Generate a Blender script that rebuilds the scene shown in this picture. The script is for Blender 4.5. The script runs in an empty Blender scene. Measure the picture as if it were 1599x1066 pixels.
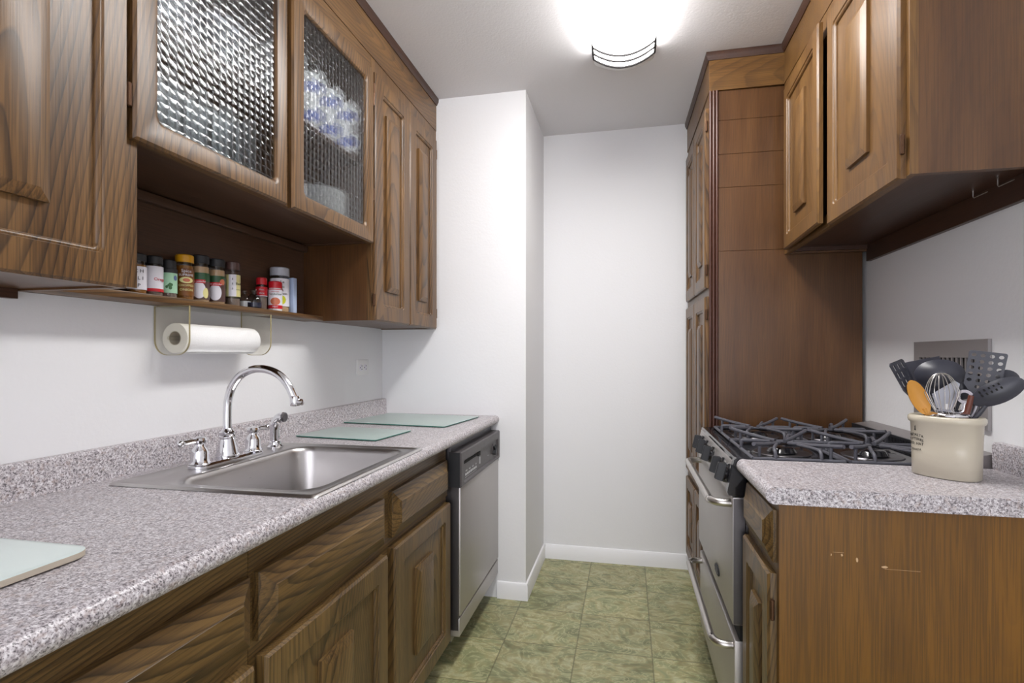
import bpy, bmesh, math, random
from mathutils import Vector, Matrix
random.seed(7)
C = bpy.context.scene.collection
sc = bpy.context.scene
R = math.radians

# ------------------------------------------------------------------ camera, world, exposure
F = 832.0
cam_d = bpy.data.cameras.new('camera')
cam = bpy.data.objects.new('camera', cam_d)
C.objects.link(cam)
cam.location = (0, 0, 1.216)
cam.rotation_euler = (R(90), 0, math.atan(180.5 / F))
cam_d.sensor_width = 36
cam_d.lens = F / 1599 * 36
cam_d.shift_y = 22 / 1599
cam_d.clip_start = 0.02
sc.camera = cam
AISLE = Vector((0, 0, 1.216))     # the open end of the aisle, which jar labels and utensil faces are turned to

w = bpy.data.worlds.new('world')
sc.world = w
w.use_nodes = True
bg = w.node_tree.nodes['Background']
bg.inputs[0].default_value = (0.93, 0.93, 1.0, 1)
bg.inputs[1].default_value = 2.4
LAMP = 21.0                      # radiance of the ceiling lamp's diffuser
sc.view_settings.view_transform = 'Standard'
sc.view_settings.look = 'None'
sc.view_settings.gamma = 1
sc.view_settings.exposure = 0.5
sc.view_settings.use_curve_mapping = False


# ------------------------------------------------------------------ materials
def lin(c):
    return tuple(((v / 255) / 12.92 if v <= 10 else ((v / 255 + 0.055) / 1.055) ** 2.4) for v in c) + (1,)


class NT:
    def __init__(s, name):
        s.m = bpy.data.materials.new(name)
        s.m.use_nodes = True
        s.t = s.m.node_tree
        s.b = s.t.nodes['Principled BSDF']
        s.out = s.t.nodes['Material Output']

    def n(s, typ, ins=None, **kw):
        nd = s.t.nodes.new(typ)
        for k, v in kw.items():
            setattr(nd, k, v)
        for k, v in (ins or {}).items():
            s.set(nd, k, v)
        return nd

    def set(s, nd, k, v):
        i = nd.inputs[k]
        if hasattr(v, 'outputs'):
            v = v.outputs[0]
        if isinstance(v, bpy.types.NodeSocket):
            s.t.links.new(v, i)
        else:
            i.default_value = v

    def ramp(s, fac, stops, interp='LINEAR'):
        nd = s.n('ShaderNodeValToRGB')
        nd.color_ramp.interpolation = interp
        e = nd.color_ramp.elements
        while len(e) < len(stops):
            e.new(0.5)
        for el, (p, c) in zip(e, stops):
            el.position = p
            el.color = c
        s.set(nd, 'Fac', fac)
        return nd

    def math(s, op, a, b=0.0):
        nd = s.n('ShaderNodeMath', operation=op)
        s.set(nd, 0, a)
        s.set(nd, 1, b)
        return nd

    def mix(s, f, a, b, blend='MIX'):
        nd = s.n('ShaderNodeMix', data_type='RGBA', blend_type=blend)
        s.set(nd, 'Factor', f)
        s.set(nd, 6, a)
        s.set(nd, 7, b)
        return nd.outputs[2]

    def coord(s, scale=(1, 1, 1), rnd=False):
        tc = s.n('ShaderNodeTexCoord').outputs['Object']
        if rnd:
            oi = s.n('ShaderNodeObjectInfo').outputs['Random']
            ml = s.math('MULTIPLY', oi, 17.0)
            tc = s.n('ShaderNodeVectorMath', {0: tc, 1: ml.outputs[0]}, operation='ADD').outputs[0]
        return s.n('ShaderNodeMapping', {'Vector': tc, 'Scale': scale})

    def bump(s, h, strength=0.1, dist=0.01):
        nd = s.n('ShaderNodeBump', {'Height': h, 'Strength': strength, 'Distance': dist})
        s.t.links.new(nd.outputs[0], s.b.inputs['Normal'])
        return nd


def plain(name, rgb, rough=0.5, metal=0.0, coat=0.0, bump=None, alpha=1.0):
    t = NT(name)
    t.set(t.b, 'Base Color', lin(rgb))
    t.set(t.b, 'Roughness', rough)
    t.set(t.b, 'Metallic', metal)
    if coat:
        t.set(t.b, 'Coat Weight', coat)
    n = t.n('ShaderNodeTexNoise', {'Vector': t.coord(), 'Scale': bump[0] if bump else 60.0, 'Detail': 4.0})
    if bump:
        t.bump(n.outputs[0], bump[1], bump[2])
    else:
        t.set(t.b, 'Roughness', t.n('ShaderNodeMapRange', {0: n.outputs[0], 3: max(rough - .04, .02), 4: rough + .04}))
    return t.m


def wood(name, light, mid, dark, axis='Z', scale=26.0, dist=5.0, rough=0.36, pore=0.4, ring=.8, tilt=7.0):
    """flat-sawn oak: growth rings round a log axis near each board's own middle, plus pores along the grain"""
    t = NT(name)
    a = {'X': 0, 'Y': 1, 'Z': 2}[axis]
    tc = t.n('ShaderNodeTexCoord').outputs['Object']
    at = t.n('ShaderNodeAttribute', attribute_type='OBJECT', attribute_name='grain')
    lo = t.n('ShaderNodeVectorMath', {0: tc, 1: at.outputs['Vector']}, operation='SUBTRACT')
    rot = [0, 0, 0]
    rot[(a + 1) % 3] = R(tilt)
    rot[(a + 2) % 3] = R(-tilt * .8)
    sv = [1, 1, 1]
    sv[a] = 0.16
    m1 = t.n('ShaderNodeMapping', {'Vector': lo, 'Rotation': tuple(rot)})
    m2 = t.n('ShaderNodeMapping', {'Vector': m1, 'Scale': tuple(sv)})
    wv = t.n('ShaderNodeTexWave', {'Vector': m2, 'Scale': scale, 'Distortion': dist, 'Detail': 3.0, 'Detail Scale': 0.3,
                                   'Detail Roughness': 0.55}, wave_type='RINGS', rings_direction=axis, wave_profile='SAW')
    sv[a] = 0.02
    fine = t.n('ShaderNodeTexNoise', {'Vector': t.n('ShaderNodeMapping', {'Vector': lo, 'Scale': tuple(sv)}), 'Scale': 300.0, 'Detail': 3.0})
    sv[a] = 0.12
    big = t.n('ShaderNodeTexNoise', {'Vector': t.n('ShaderNodeMapping', {'Vector': lo, 'Scale': tuple(sv)}), 'Scale': 14.0, 'Detail': 4.0})
    base = t.ramp(big.outputs[0], [(0.32, lin(mid)), (0.68, lin(light))])
    rings = t.ramp(wv.outputs[0], [(0.0, (0, 0, 0, 1)), (0.5, (.06, .06, .06, 1)), (0.84, (.75, .75, .75, 1)), (0.93, (1, 1, 1, 1)), (1.0, (0, 0, 0, 1))])
    vary = t.n('ShaderNodeMapRange', {0: big.outputs[0], 1: .3, 2: .7, 3: ring, 4: ring * .45})
    col = t.mix(t.math('MULTIPLY', rings.outputs[0], vary), base.outputs[0], lin(dark))
    pr = t.ramp(fine.outputs[0], [(0.40, (1, 1, 1, 1)), (0.56, (0, 0, 0, 1))])
    col = t.mix(t.math('MULTIPLY', pr.outputs[0], pore), col, lin(dark))
    t.set(t.b, 'Base Color', col)
    t.set(t.b, 'Roughness', t.n('ShaderNodeMapRange', {0: big.outputs[0], 3: rough - .06, 4: rough + .08}))
    t.bump(fine.outputs[0], 0.12, 0.002)
    return t.m


def clear(name, tint, bump=None, rough=0.0, thru=0.85, refl=1.0):
    """thin clear sheet or vessel: straight-through light, a fresnel gloss and some refraction"""
    t = NT(name)
    t.t.nodes.remove(t.b)
    nrm = None
    if bump:
        h, st, ds = bump(t)
        nrm = t.n('ShaderNodeBump', {'Height': h, 'Strength': st, 'Distance': ds}).outputs[0]
    tr = t.n('ShaderNodeBsdfTransparent', {'Color': tint})
    rf = t.n('ShaderNodeBsdfRefraction', {'Color': tint, 'Roughness': rough, 'IOR': 1.25})
    gl = t.n('ShaderNodeBsdfGlossy', {'Roughness': 0.03 + rough})
    lw = t.n('ShaderNodeLayerWeight', {'Blend': .5})
    fr = t.math('ADD', t.math('MULTIPLY', t.math('POWER', lw.outputs['Facing'], 5.0), .95), .045)
    if nrm:
        for nd in (rf, gl, lw):
            t.set(nd, 'Normal', nrm)
    m1 = t.n('ShaderNodeMixShader', {0: thru, 1: rf, 2: tr})
    m2 = t.n('ShaderNodeMixShader', {0: t.math('MULTIPLY', fr, refl), 1: m1, 2: gl})
    t.set(t.out, 'Surface', m2)
    return t.m


M = {}
def build_materials():
    M['wall'] = plain('wall_paint', (232, 232, 234), 0.55, bump=(90, .12, .004))
    M['ceil'] = plain('ceiling_paint', (224, 222, 224), 0.7, bump=(120, .2, .004))
    M['base'] = plain('white_gloss_paint', (238, 238, 240), 0.35)
    up = ((124, 91, 53), (98, 69, 39), (36, 26, 20))
    M['oak'] = wood('oak_vertical', *up, axis='Z', ring=.95)
    M['oakh'] = wood('oak_horizontal', *up, axis='Y')
    M['oakx'] = wood('oak_across', *up, axis='X')
    ra = ((122, 88, 45), (101, 70, 35), (60, 40, 23))
    M['oakr'] = wood('oak_right', *ra, axis='Z', ring=.5, pore=.35)
    M['oakrh'] = wood('oak_right_horizontal', *ra, axis='Y', ring=.6, pore=.35)
    M['oakrx'] = wood('oak_right_across', *ra, axis='X', ring=.6, pore=.35)
    lo = ((126, 99, 58), (97, 73, 40), (33, 25, 18))
    M['oakl'] = wood('oak_base', *lo, axis='Z', scale=38, ring=.95)
    M['oaklh'] = wood('oak_base_horizontal', *lo, axis='Y', scale=38, ring=.95)
    pl = ((98, 66, 36), (79, 50, 26), (54, 34, 20))
    M['ply'] = wood('veneer_panel', *pl, axis='Z', ring=.15, pore=.35, rough=.33)
    M['plyd'] = wood('dark_interior', (88, 62, 44), (74, 50, 35), (52, 36, 26), axis='Y', ring=.15, pore=.4, rough=.45)
    M['plyo'] = wood('golden_veneer', (120, 80, 12), (98, 64, 9), (70, 45, 8), axis='Z', ring=.2, pore=.5, rough=.42)
    M['redtrim'] = wood('red_brown_trim', (84, 50, 38), (70, 40, 30), (46, 26, 20), axis='Z', ring=.2, pore=.4)
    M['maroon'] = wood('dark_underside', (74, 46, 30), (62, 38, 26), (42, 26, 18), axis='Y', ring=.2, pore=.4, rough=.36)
    # speckled laminate
    t = NT('granite_laminate')
    co = t.coord()
    n1 = t.n('ShaderNodeTexNoise', {'Vector': co, 'Scale': 200.0, 'Detail': 3.0, 'Roughness': .65})
    n2 = t.n('ShaderNodeTexNoise', {'Vector': co, 'Scale': 400.0, 'Detail': 2.0})
    n3 = t.n('ShaderNodeTexNoise', {'Vector': co, 'Scale': 90.0, 'Detail': 2.0})
    c1 = t.ramp(n1.outputs[0], [(.33, lin((96, 92, 97))), (.44, lin((164, 157, 161))), (.54, lin((193, 188, 192))), (.67, lin((225, 222, 225)))])
    d = t.ramp(n2.outputs[0], [(.36, (1, 1, 1, 1)), (.43, (0, 0, 0, 1))])
    col = t.mix(t.math('MULTIPLY', d.outputs[0], .75), c1.outputs[0], lin((70, 66, 70)))
    p = t.ramp(n3.outputs[0], [(.56, (0, 0, 0, 1)), (.68, (1, 1, 1, 1))])
    col = t.mix(t.math('MULTIPLY', p.outputs[0], .3), col, lin((172, 148, 136)))
    t.set(t.b, 'Base Color', col)
    t.set(t.b, 'Roughness', .38)
    M['granite'] = t.m
    # green marbled vinyl tiles, 306 mm
    t = NT('green_vinyl_tile')
    tc = t.n('ShaderNodeTexCoord').outputs['Object']
    sh = t.n('ShaderNodeVectorMath', {0: tc, 1: (0.2087 + 3.06, -2.218 + 9.18, 0)}, operation='ADD')
    dv = t.n('ShaderNodeVectorMath', {0: sh, 1: (1 / .306, 1 / .306, 1)}, operation='MULTIPLY')
    fl = t.n('ShaderNodeVectorMath', {0: dv}, operation='FLOOR')
    fr = t.n('ShaderNodeVectorMath', {0: dv}, operation='FRACTION')
    wn = t.n('ShaderNodeTexWhiteNoise', {'Vector': fl})
    off = t.n('ShaderNodeVectorMath', {0: wn.outputs['Color'], 1: (31, 17, 11)}, operation='MULTIPLY')
    pv = t.n('ShaderNodeVectorMath', {0: sh, 1: off}, operation='ADD')
    rot = t.n('ShaderNodeMapping', {'Vector': pv, 'Rotation': (0, 0, R(35)), 'Scale': (1, 1.5, 1)})
    nz = t.n('ShaderNodeTexNoise', {'Vector': rot, 'Scale': 5.0, 'Detail': 6.0, 'Roughness': .5, 'Distortion': 2.0})
    nf = t.n('ShaderNodeTexNoise', {'Vector': rot, 'Scale': 8.0, 'Detail': 5.0, 'Roughness': .5, 'Distortion': 3.0})
    g = t.ramp(nz.outputs[0], [(.32, lin((118, 122, 86))), (.45, lin((146, 150, 110))), (.55, lin((160, 154, 110))), (.68, lin((178, 180, 142)))])
    vein = t.ramp(nf.outputs[0], [(.49, (0, 0, 0, 1)), (.53, (1, 1, 1, 1)), (.57, (0, 0, 0, 1))])
    col = t.mix(t.math('MULTIPLY', vein.outputs[0], .48), g.outputs[0], lin((212, 208, 164)))
    br = t.ramp(nf.outputs[0], [(.36, (1, 1, 1, 1)), (.44, (0, 0, 0, 1))])
    col = t.mix(t.math('MULTIPLY', br.outputs[0], .4), col, lin((104, 94, 54)))
    hs = t.n('ShaderNodeHueSaturation', {'Value': t.n('ShaderNodeMapRange', {0: wn.outputs['Value'], 3: .88, 4: 1.1}), 'Color': col})
    sx = t.n('ShaderNodeSeparateXYZ', {0: fr})
    e = t.math('MINIMUM', t.math('MINIMUM', sx.outputs[0], t.math('SUBTRACT', 1, sx.outputs[0])),
               t.math('MINIMUM', sx.outputs[1], t.math('SUBTRACT', 1, sx.outputs[1])))
    seam = t.math('LESS_THAN', e, .009)
    t.set(t.b, 'Base Color', t.mix(t.math('MULTIPLY', seam, .55), hs, lin((74, 72, 44))))
    t.set(t.b, 'Roughness', .42)
    t.bump(nf.outputs[0], .08, .003)
    M['floor'] = t.m
    # metals
    t = NT('brushed_stainless')
    n = t.n('ShaderNodeTexNoise', {'Vector': t.coord((1, 1, .012)), 'Scale': 420.0, 'Detail': 3.0})
    t.set(t.b, 'Base Color', lin((184, 180, 178)))
    t.set(t.b, 'Metallic', .75)
    t.set(t.b, 'Roughness', t.n('ShaderNodeMapRange', {0: n, 3: .32, 4: .5}))
    t.bump(n.outputs[0], .04, .002)
    M['steel'] = t.m
    t = NT('satin_sink_steel')
    n = t.n('ShaderNodeTexNoise', {'Vector': t.coord((1, .03, 1)), 'Scale': 300.0, 'Detail': 3.0})
    t.set(t.b, 'Base Color', lin((192, 189, 188)))
    t.set(t.b, 'Metallic', 1.0)
    t.set(t.b, 'Roughness', t.n('ShaderNodeMapRange', {0: n, 3: .24, 4: .38}))
    t.bump(n.outputs[0], .03, .002)
    M['sink'] = t.m
    M['chrome'] = plain('chrome', (226, 226, 230), .06, 1.0)
    M['tubesteel'] = plain('satin_tube', (198, 194, 190), .3, 1.0)
    M['darksteel'] = plain('dark_steel', (120, 118, 122), .35, 1.0)
    M['bronze'] = plain('bronze_hinge', (92, 66, 48), .4, .8)
    M['copper'] = plain('worn_copper', (170, 104, 58), .35, .9)
    M['black'] = plain('black_enamel', (24, 24, 28), .16, coat=.4)
    M['blackp'] = plain('black_plastic', (34, 35, 39), .5)
    M['charcoal'] = plain('charcoal_panel', (82, 78, 80), .42)
    M['iron'] = plain('cast_iron', (84, 84, 92), .5, bump=(400, .25, .002))
    M['nylon'] = plain('dark_nylon', (52, 53, 62), .36)
    M['hole'] = plain('dark_void', (12, 12, 12), .8)
    M['white'] = plain('white_plastic', (232, 232, 232), .35)
    M['paper'] = plain('paper_towel', (244, 244, 244), .9, bump=(300, .4, .002))
    M['card'] = plain('cardboard_core', (186, 176, 160), .8)
    M['crock'] = plain('stoneware_glaze', (190, 182, 164), .3, coat=.3, bump=(30, .05, .003))
    M['ink'] = plain('black_ink', (34, 32, 32), .5)
    M['greyink'] = plain('grey_ink', (196, 196, 198), .5)
    M['oldwood'] = plain('spoon_wood', (196, 138, 52), .5, bump=(80, .1, .002))
    M['redwood'] = plain('red_brown_handle', (96, 48, 34), .45)
    M['vent'] = plain('painted_vent', (150, 146, 146), .45, .3)
    M['greystrip'] = plain('grey_metal_strip', (140, 134, 134), .4, .5)
    M['ceramic'] = plain('white_ceramic', (236, 236, 232), .2, coat=.3)
    M['blueglaze'] = plain('blue_glaze', (120, 132, 196), .25)
    M['tan'] = plain('tan_powder', (198, 166, 128), .9, bump=(500, .5, .002))
    M['brownspice'] = plain('brown_flakes', (148, 98, 34), .85, bump=(300, .6, .003))
    M['greyspice'] = plain('grey_seeds', (128, 112, 100), .85, bump=(300, .6, .003))
    for k, c in {'red': (196, 26, 40), 'yellow': (216, 156, 20), 'green': (44, 84, 52), 'mint': (168, 212, 180), 'label': (226, 224, 232),
                 'cream': (222, 214, 150), 'brown': (84, 60, 56), 'navy': (34, 36, 60), 'grey': (168, 170, 180), 'leaf': (58, 104, 58),
                 'paleb': (176, 192, 220), 'olive': (120, 70, 16), 'pink': (196, 110, 80), 'lemon': (198, 200, 40), 'blue': (96, 116, 160)}.items():
        M[k] = plain('printed_' + k, c, .38)
    M['clear'] = clear('clear_plastic', (.93, .93, .93, 1))
    M['acrylic'] = clear('clear_acrylic', (.95, .94, .90, 1), thru=.95)
    M['acredge'] = plain('acrylic_edge', (170, 158, 120), .3)
    M['glassware'] = clear('glassware', (.93, .95, .96, 1))
    M['bluep'] = clear('blue_tub_plastic', (.66, .80, .94, 1), rough=.2, thru=.35)

    def pat(t):
        tc = t.n('ShaderNodeTexCoord').outputs['Object']
        s = t.n('ShaderNodeSeparateXYZ', {0: tc})
        yy = t.math('MULTIPLY', s.outputs[1], 2 * math.pi / .021)
        zz = t.math('MULTIPLY', s.outputs[2], 2 * math.pi / .021)
        a = t.math('ABSOLUTE', t.math('SINE', t.math('MULTIPLY', yy, .5)))
        b = t.math('ABSOLUTE', t.math('SINE', t.math('MULTIPLY', zz, .5)))
        # square pillows, every other one a touch deeper
        ck = t.math('MULTIPLY', t.math('SINE', t.math('MULTIPLY', yy, .5)), t.math('SINE', t.math('MULTIPLY', zz, .5)))
        sel = t.math('MULTIPLY_ADD', t.math('GREATER_THAN', ck, 0), .6)
        sel.inputs[2].default_value = .7
        return t.math('MULTIPLY', t.math('MULTIPLY', t.math('POWER', t.math('MULTIPLY', a, b), .6), sel), .0011), 1.0, 1.0
    M['pattern'] = clear('woven_pattern_glass', (.93, .95, .97, 1), bump=pat, thru=.55, refl=1.3)
    t = NT('frosted_green_glass')
    t.set(t.b, 'Base Color', lin((178, 194, 190)))
    t.set(t.b, 'Roughness', .32)
    t.set(t.b, 'Transmission Weight', .15)
    n = t.n('ShaderNodeTexNoise', {'Vector': t.coord(), 'Scale': 700.0})
    t.bump(n.outputs[0], .15, .001)
    M['board'] = t.m
    M['boardedge'] = plain('green_glass_edge', (62, 122, 110), .15)
    M['boardw'] = plain('white_glass', (208, 222, 220), .2, coat=.4)
    t = NT('lamp_diffuser')
    t.set(t.b, 'Base Color', (.9, .9, .9, 1))
    t.set(t.b, 'Emission Color', (1.0, .985, .965, 1))
    t.set(t.b, 'Emission Strength', LAMP)
    M['lamp'] = t.m
    M['nickel'] = plain('brushed_nickel', (22, 17, 18), .6)


build_materials()


# ------------------------------------------------------------------ mesh helpers
class MB:
    def __init__(s):
        s.bm = bmesh.new()

    def faces(s, pts, fcs):
        v = [s.bm.verts.new(p) for p in pts]
        for f in fcs:
            try:
                s.bm.faces.new([v[i] for i in f])
            except ValueError:
                pass
        return v

    def box(s, x0, x1, y0, y1, z0, z1, bev=0.0, seg=2):
        p = [(x, y, z) for x in (x0, x1) for y in (y0, y1) for z in (z0, z1)]
        f = [(0, 1, 3, 2), (4, 6, 7, 5), (0, 4, 5, 1), (2, 3, 7, 6), (0, 2, 6, 4), (1, 5, 7, 3)]
        if not bev:
            s.faces(p, f)
            return s
        t = bmesh.new()
        v = [t.verts.new(q) for q in p]
        for q in f:
            t.faces.new([v[i] for i in q])
        bmesh.ops.bevel(t, geom=list(t.edges), offset=bev, segments=seg, affect='EDGES', profile=.5)
        s.absorb(t)
        return s

    def absorb(s, t):
        me = bpy.data.meshes.new('tmp')
        t.to_mesh(me)
        t.free()
        s.bm.from_mesh(me)
        bpy.data.meshes.remove(me)

    def loft(s, loops, cap0=True, cap1=True, closed=False):
        n = len(loops[0])
        vs = [[s.bm.verts.new(p) for p in L] for L in loops]
        m = len(vs)
        for i in range(m if closed else m - 1):
            a, b = vs[i], vs[(i + 1) % m]
            for j in range(n):
                k = (j + 1) % n
                s.bm.faces.new((a[j], a[k], b[k], b[j]))
        if not closed:
            if cap0:
                s.bm.faces.new(vs[0][::-1])
            if cap1:
                s.bm.faces.new(vs[-1])
        return s

    def lathe(s, prof, c=(0, 0, 0), axis='Z', n=24, arc=None):
        """prof: (radius, height) pairs along the axis"""
        loops = []
        for r, h in prof:
            L = []
            for i in range(n):
                a = 2 * math.pi * i / n
                x, y = max(r, 1e-5) * math.cos(a), max(r, 1e-5) * math.sin(a)
                q = {'Z': (x, y, h), 'X': (h, x, y), 'Y': (y, h, x)}[axis]
                L.append((c[0] + q[0], c[1] + q[1], c[2] + q[2]))
            loops.append(L)
        return s.loft(loops)

    def tube(s, pts, r, n=10, smooth=0):
        P = [Vector(p) for p in pts]
        if smooth:
            P = spline(P, smooth)
        rr = r if isinstance(r, (list, tuple)) else [r] * len(P)
        if len(rr) != len(P):
            rr = [rr[0] + (rr[-1] - rr[0]) * i / (len(P) - 1) for i in range(len(P))]
        loops = []
        up = None
        for i, p in enumerate(P):
            d = (P[min(i + 1, len(P) - 1)] - P[max(i - 1, 0)]).normalized()
            if up is None:
                up = Vector((0, 0, 1)) if abs(d.z) < .9 else Vector((1, 0, 0))
            e1 = d.cross(up).normalized()
            up = e1.cross(d).normalized()
            loops.append([p + (e1 * math.cos(2 * math.pi * k / n) + up * math.sin(2 * math.pi * k / n)) * rr[i] for k in range(n)])
        return s.loft(loops)

    def prism(s, poly, axis, a, b):
        """poly: 2-D outline extruded along axis from a to b"""
        def P(u, v, h):
            return {'X': (h, u, v), 'Y': (u, h, v), 'Z': (u, v, h)}[axis]
        return s.loft([[P(u, v, a) for u, v in poly], [P(u, v, b) for u, v in poly]])

    def sphere(s, c, r, sc_=(1, 1, 1), n=16):
        t = bmesh.new()
        bmesh.ops.create_uvsphere(t, u_segments=n, v_segments=n // 2 + 2, radius=r)
        for v in t.verts:
            v.co = Vector((v.co.x * sc_[0] + c[0], v.co.y * sc_[1] + c[1], v.co.z * sc_[2] + c[2]))
        s.absorb(t)
        return s


def spline(P, k):
    out = []
    for i in range(len(P) - 1):
        p0, p1, p2, p3 = P[max(i - 1, 0)], P[i], P[i + 1], P[min(i + 2, len(P) - 1)]
        for j in range(k):
            t = j / k
            out.append(0.5 * ((2 * p1) + (p2 - p0) * t + (2 * p0 - 5 * p1 + 4 * p2 - p3) * t * t + (3 * p1 - p0 - 3 * p2 + p3) * t ** 3))
    out.append(P[-1])
    return out


def rr(a0, a1, b0, b1, r, n=5):
    """rounded rectangle as a loop of (a, b)"""
    r = max(r, 1e-5)
    out = []
    for ca, cb, s in ((a1 - r, b1 - r, 0), (a0 + r, b1 - r, 90), (a0 + r, b0 + r, 180), (a1 - r, b0 + r, 270)):
        for i in range(n + 1):
            t = R(s + 90 * i / n)
            out.append((ca + r * math.cos(t), cb + r * math.sin(t)))
    return out


def thing(name, label, cat, loc=(0, 0, 0), group=None, rotz=0.0, mat=None):
    o = bpy.data.objects.new(name, None)
    o.empty_display_size = .05
    C.objects.link(o)
    if mat is not None:
        o.matrix_world = mat
        o['local'] = 1
    else:
        o.location = loc
        o.rotation_euler = (0, 0, rotz)
    o['label'] = label
    o['category'] = cat
    if group:
        o['group'] = group
    return o


def finish(name, mb, mat, angle=35):
    bm = mb.bm
    bmesh.ops.remove_doubles(bm, verts=bm.verts, dist=2e-5)
    bmesh.ops.recalc_face_normals(bm, faces=bm.faces)
    me = bpy.data.meshes.new(name)
    bm.to_mesh(me)
    bm.free()
    me.materials.append(mat)
    me.shade_smooth()
    me.set_sharp_from_angle(angle=R(angle))
    return me


def part(name, mb, mat, parent, label=None, local=False, angle=35):
    """child mesh; vertices are given in world space unless local"""
    root = parent
    while root.parent:
        root = root.parent
    if not local and not root.get('local'):
        bmesh.ops.translate(mb.bm, verts=mb.bm.verts, vec=-Vector(root.location))
    o = bpy.data.objects.new(name, finish(name, mb, mat, angle))
    C.objects.link(o)
    bb = [sum(c) / 8 for c in zip(*[tuple(q) for q in o.bound_box])]
    o['grain'] = [bb[0] + random.choice((-1, 1)) * random.uniform(.08, .2), bb[1] + random.uniform(-.12, .12), bb[2] + random.uniform(-.12, .12)]
    o.parent = parent
    if label:
        o['label'] = label
    return o


def single(name, mb, mat, label, cat, loc=(0, 0, 0), group=None, angle=35):
    bmesh.ops.translate(mb.bm, verts=mb.bm.verts, vec=-Vector(loc))
    o = bpy.data.objects.new(name, finish(name, mb, mat, angle))
    C.objects.link(o)
    o.location = loc
    o['label'] = label
    o['category'] = cat
    if group:
        o['group'] = group
    return o


def struct(name, mb, mat, parent=None):
    o = bpy.data.objects.new(name, finish(name, mb, mat))
    C.objects.link(o)
    if parent:
        o.parent = parent
    else:
        o['kind'] = 'structure'
    return o


def dup(root, loc, label, group=None):
    r = root.copy()
    C.objects.link(r)
    r.location = loc
    r['label'] = label
    if group:
        r['group'] = group
    for ch in list(root.children):
        c = ch.copy()
        C.objects.link(c)
        c.parent = r
        for g in list(ch.children):
            d = g.copy()
            C.objects.link(d)
            d.parent = c
    return r


def text_polys(s, size, align='CENTER'):
    """a word as a flat mesh in the (x, y) plane"""
    cu = bpy.data.curves.new('txt', 'FONT')
    cu.body = s
    cu.size = size
    cu.align_x = align
    cu.align_y = 'CENTER'
    cu.resolution_u = 2
    ob = bpy.data.objects.new('txt', cu)
    C.objects.link(ob)
    dg = bpy.context.evaluated_depsgraph_get()
    me = bpy.data.meshes.new_from_object(ob.evaluated_get(dg))
    v = [tuple(p.co) for p in me.vertices]
    f = [tuple(p.vertices) for p in me.polygons]
    bpy.data.objects.remove(ob)
    bpy.data.curves.remove(cu)
    bpy.data.meshes.remove(me)
    return v, f


def put_text(mb, s, size, fn, align='CENTER', depth=.0004):
    """fn(x, y, h) -> world point; letters get a little thickness"""
    v, f = text_polys(s, size, align)
    n = len(v)
    pts = [fn(x, y, 0) for x, y, z in v] + [fn(x, y, depth) for x, y, z in v]
    edges = {}
    for q in f:
        for i in range(len(q)):
            a, b = q[i], q[(i + 1) % len(q)]
            if (b, a) in edges:
                del edges[(b, a)]
            else:
                edges[(a, b)] = 1
    fc = [tuple(i + n for i in q) for q in f] + [(a, b, b + n, a + n) for a, b in edges]
    mb.faces(pts, fc)


# ------------------------------------------------------------------ room shell
XL, XR, YB, YP, XP, ZC = -1.266, .973, 3.18, 2.605, -.495, 2.537
Y0 = -1.7
struct('floor', MB().box(XL - .1, XR + .1, Y0, YB + .1, -.05, 0), M['floor'])
struct('ceiling', MB().box(XL - .1, XR + .1, Y0, YB + .1, ZC, ZC + .05), M['ceil'])
struct('wall_left', MB().box(XL - .1, XL, Y0, YB + .1, 0, ZC), M['wall'])
struct('wall_right', MB().box(XR, XR + .1, Y0, YB + .1, 0, ZC), M['wall'])
struct('wall_back', MB().box(XP - .02, XR, YB, YB + .1, 0, ZC), M['wall'])
struct('wall_end', MB().box(XL, XP, YP, YB + .1, 0, ZC), M['wall'])


def baseboard(name, pts, out):
    """skirting along a path; out = offset direction sign"""
    mb = MB()
    prof = [(0, 0), (.012, 0), (.012, .072), (.007, .082), (0, .085)]
    loops = []
    for (x, y), (nx, ny) in zip(pts, out):
        loops.append([(x + nx * d, y + ny * d, z) for d, z in prof])
    mb.loft(loops)
    struct(name, mb, M['base'])


baseboard('baseboard_end', [(-.64, YP), (XP, YP), (XP, YB)], [(0, -1), (1, -1), (1, 0)])
baseboard('baseboard_back', [(XP + .012, YB), (.36, YB)], [(0, -1), (0, -1)])


# ------------------------------------------------------------------ cabinet helpers
def mapper(x0, s, local=None):
    """(a along y, b up, h outward) -> point; s = +1 faces +x, -1 faces -x"""
    return lambda a, b, h: (x0 + s * h, a, b)


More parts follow.
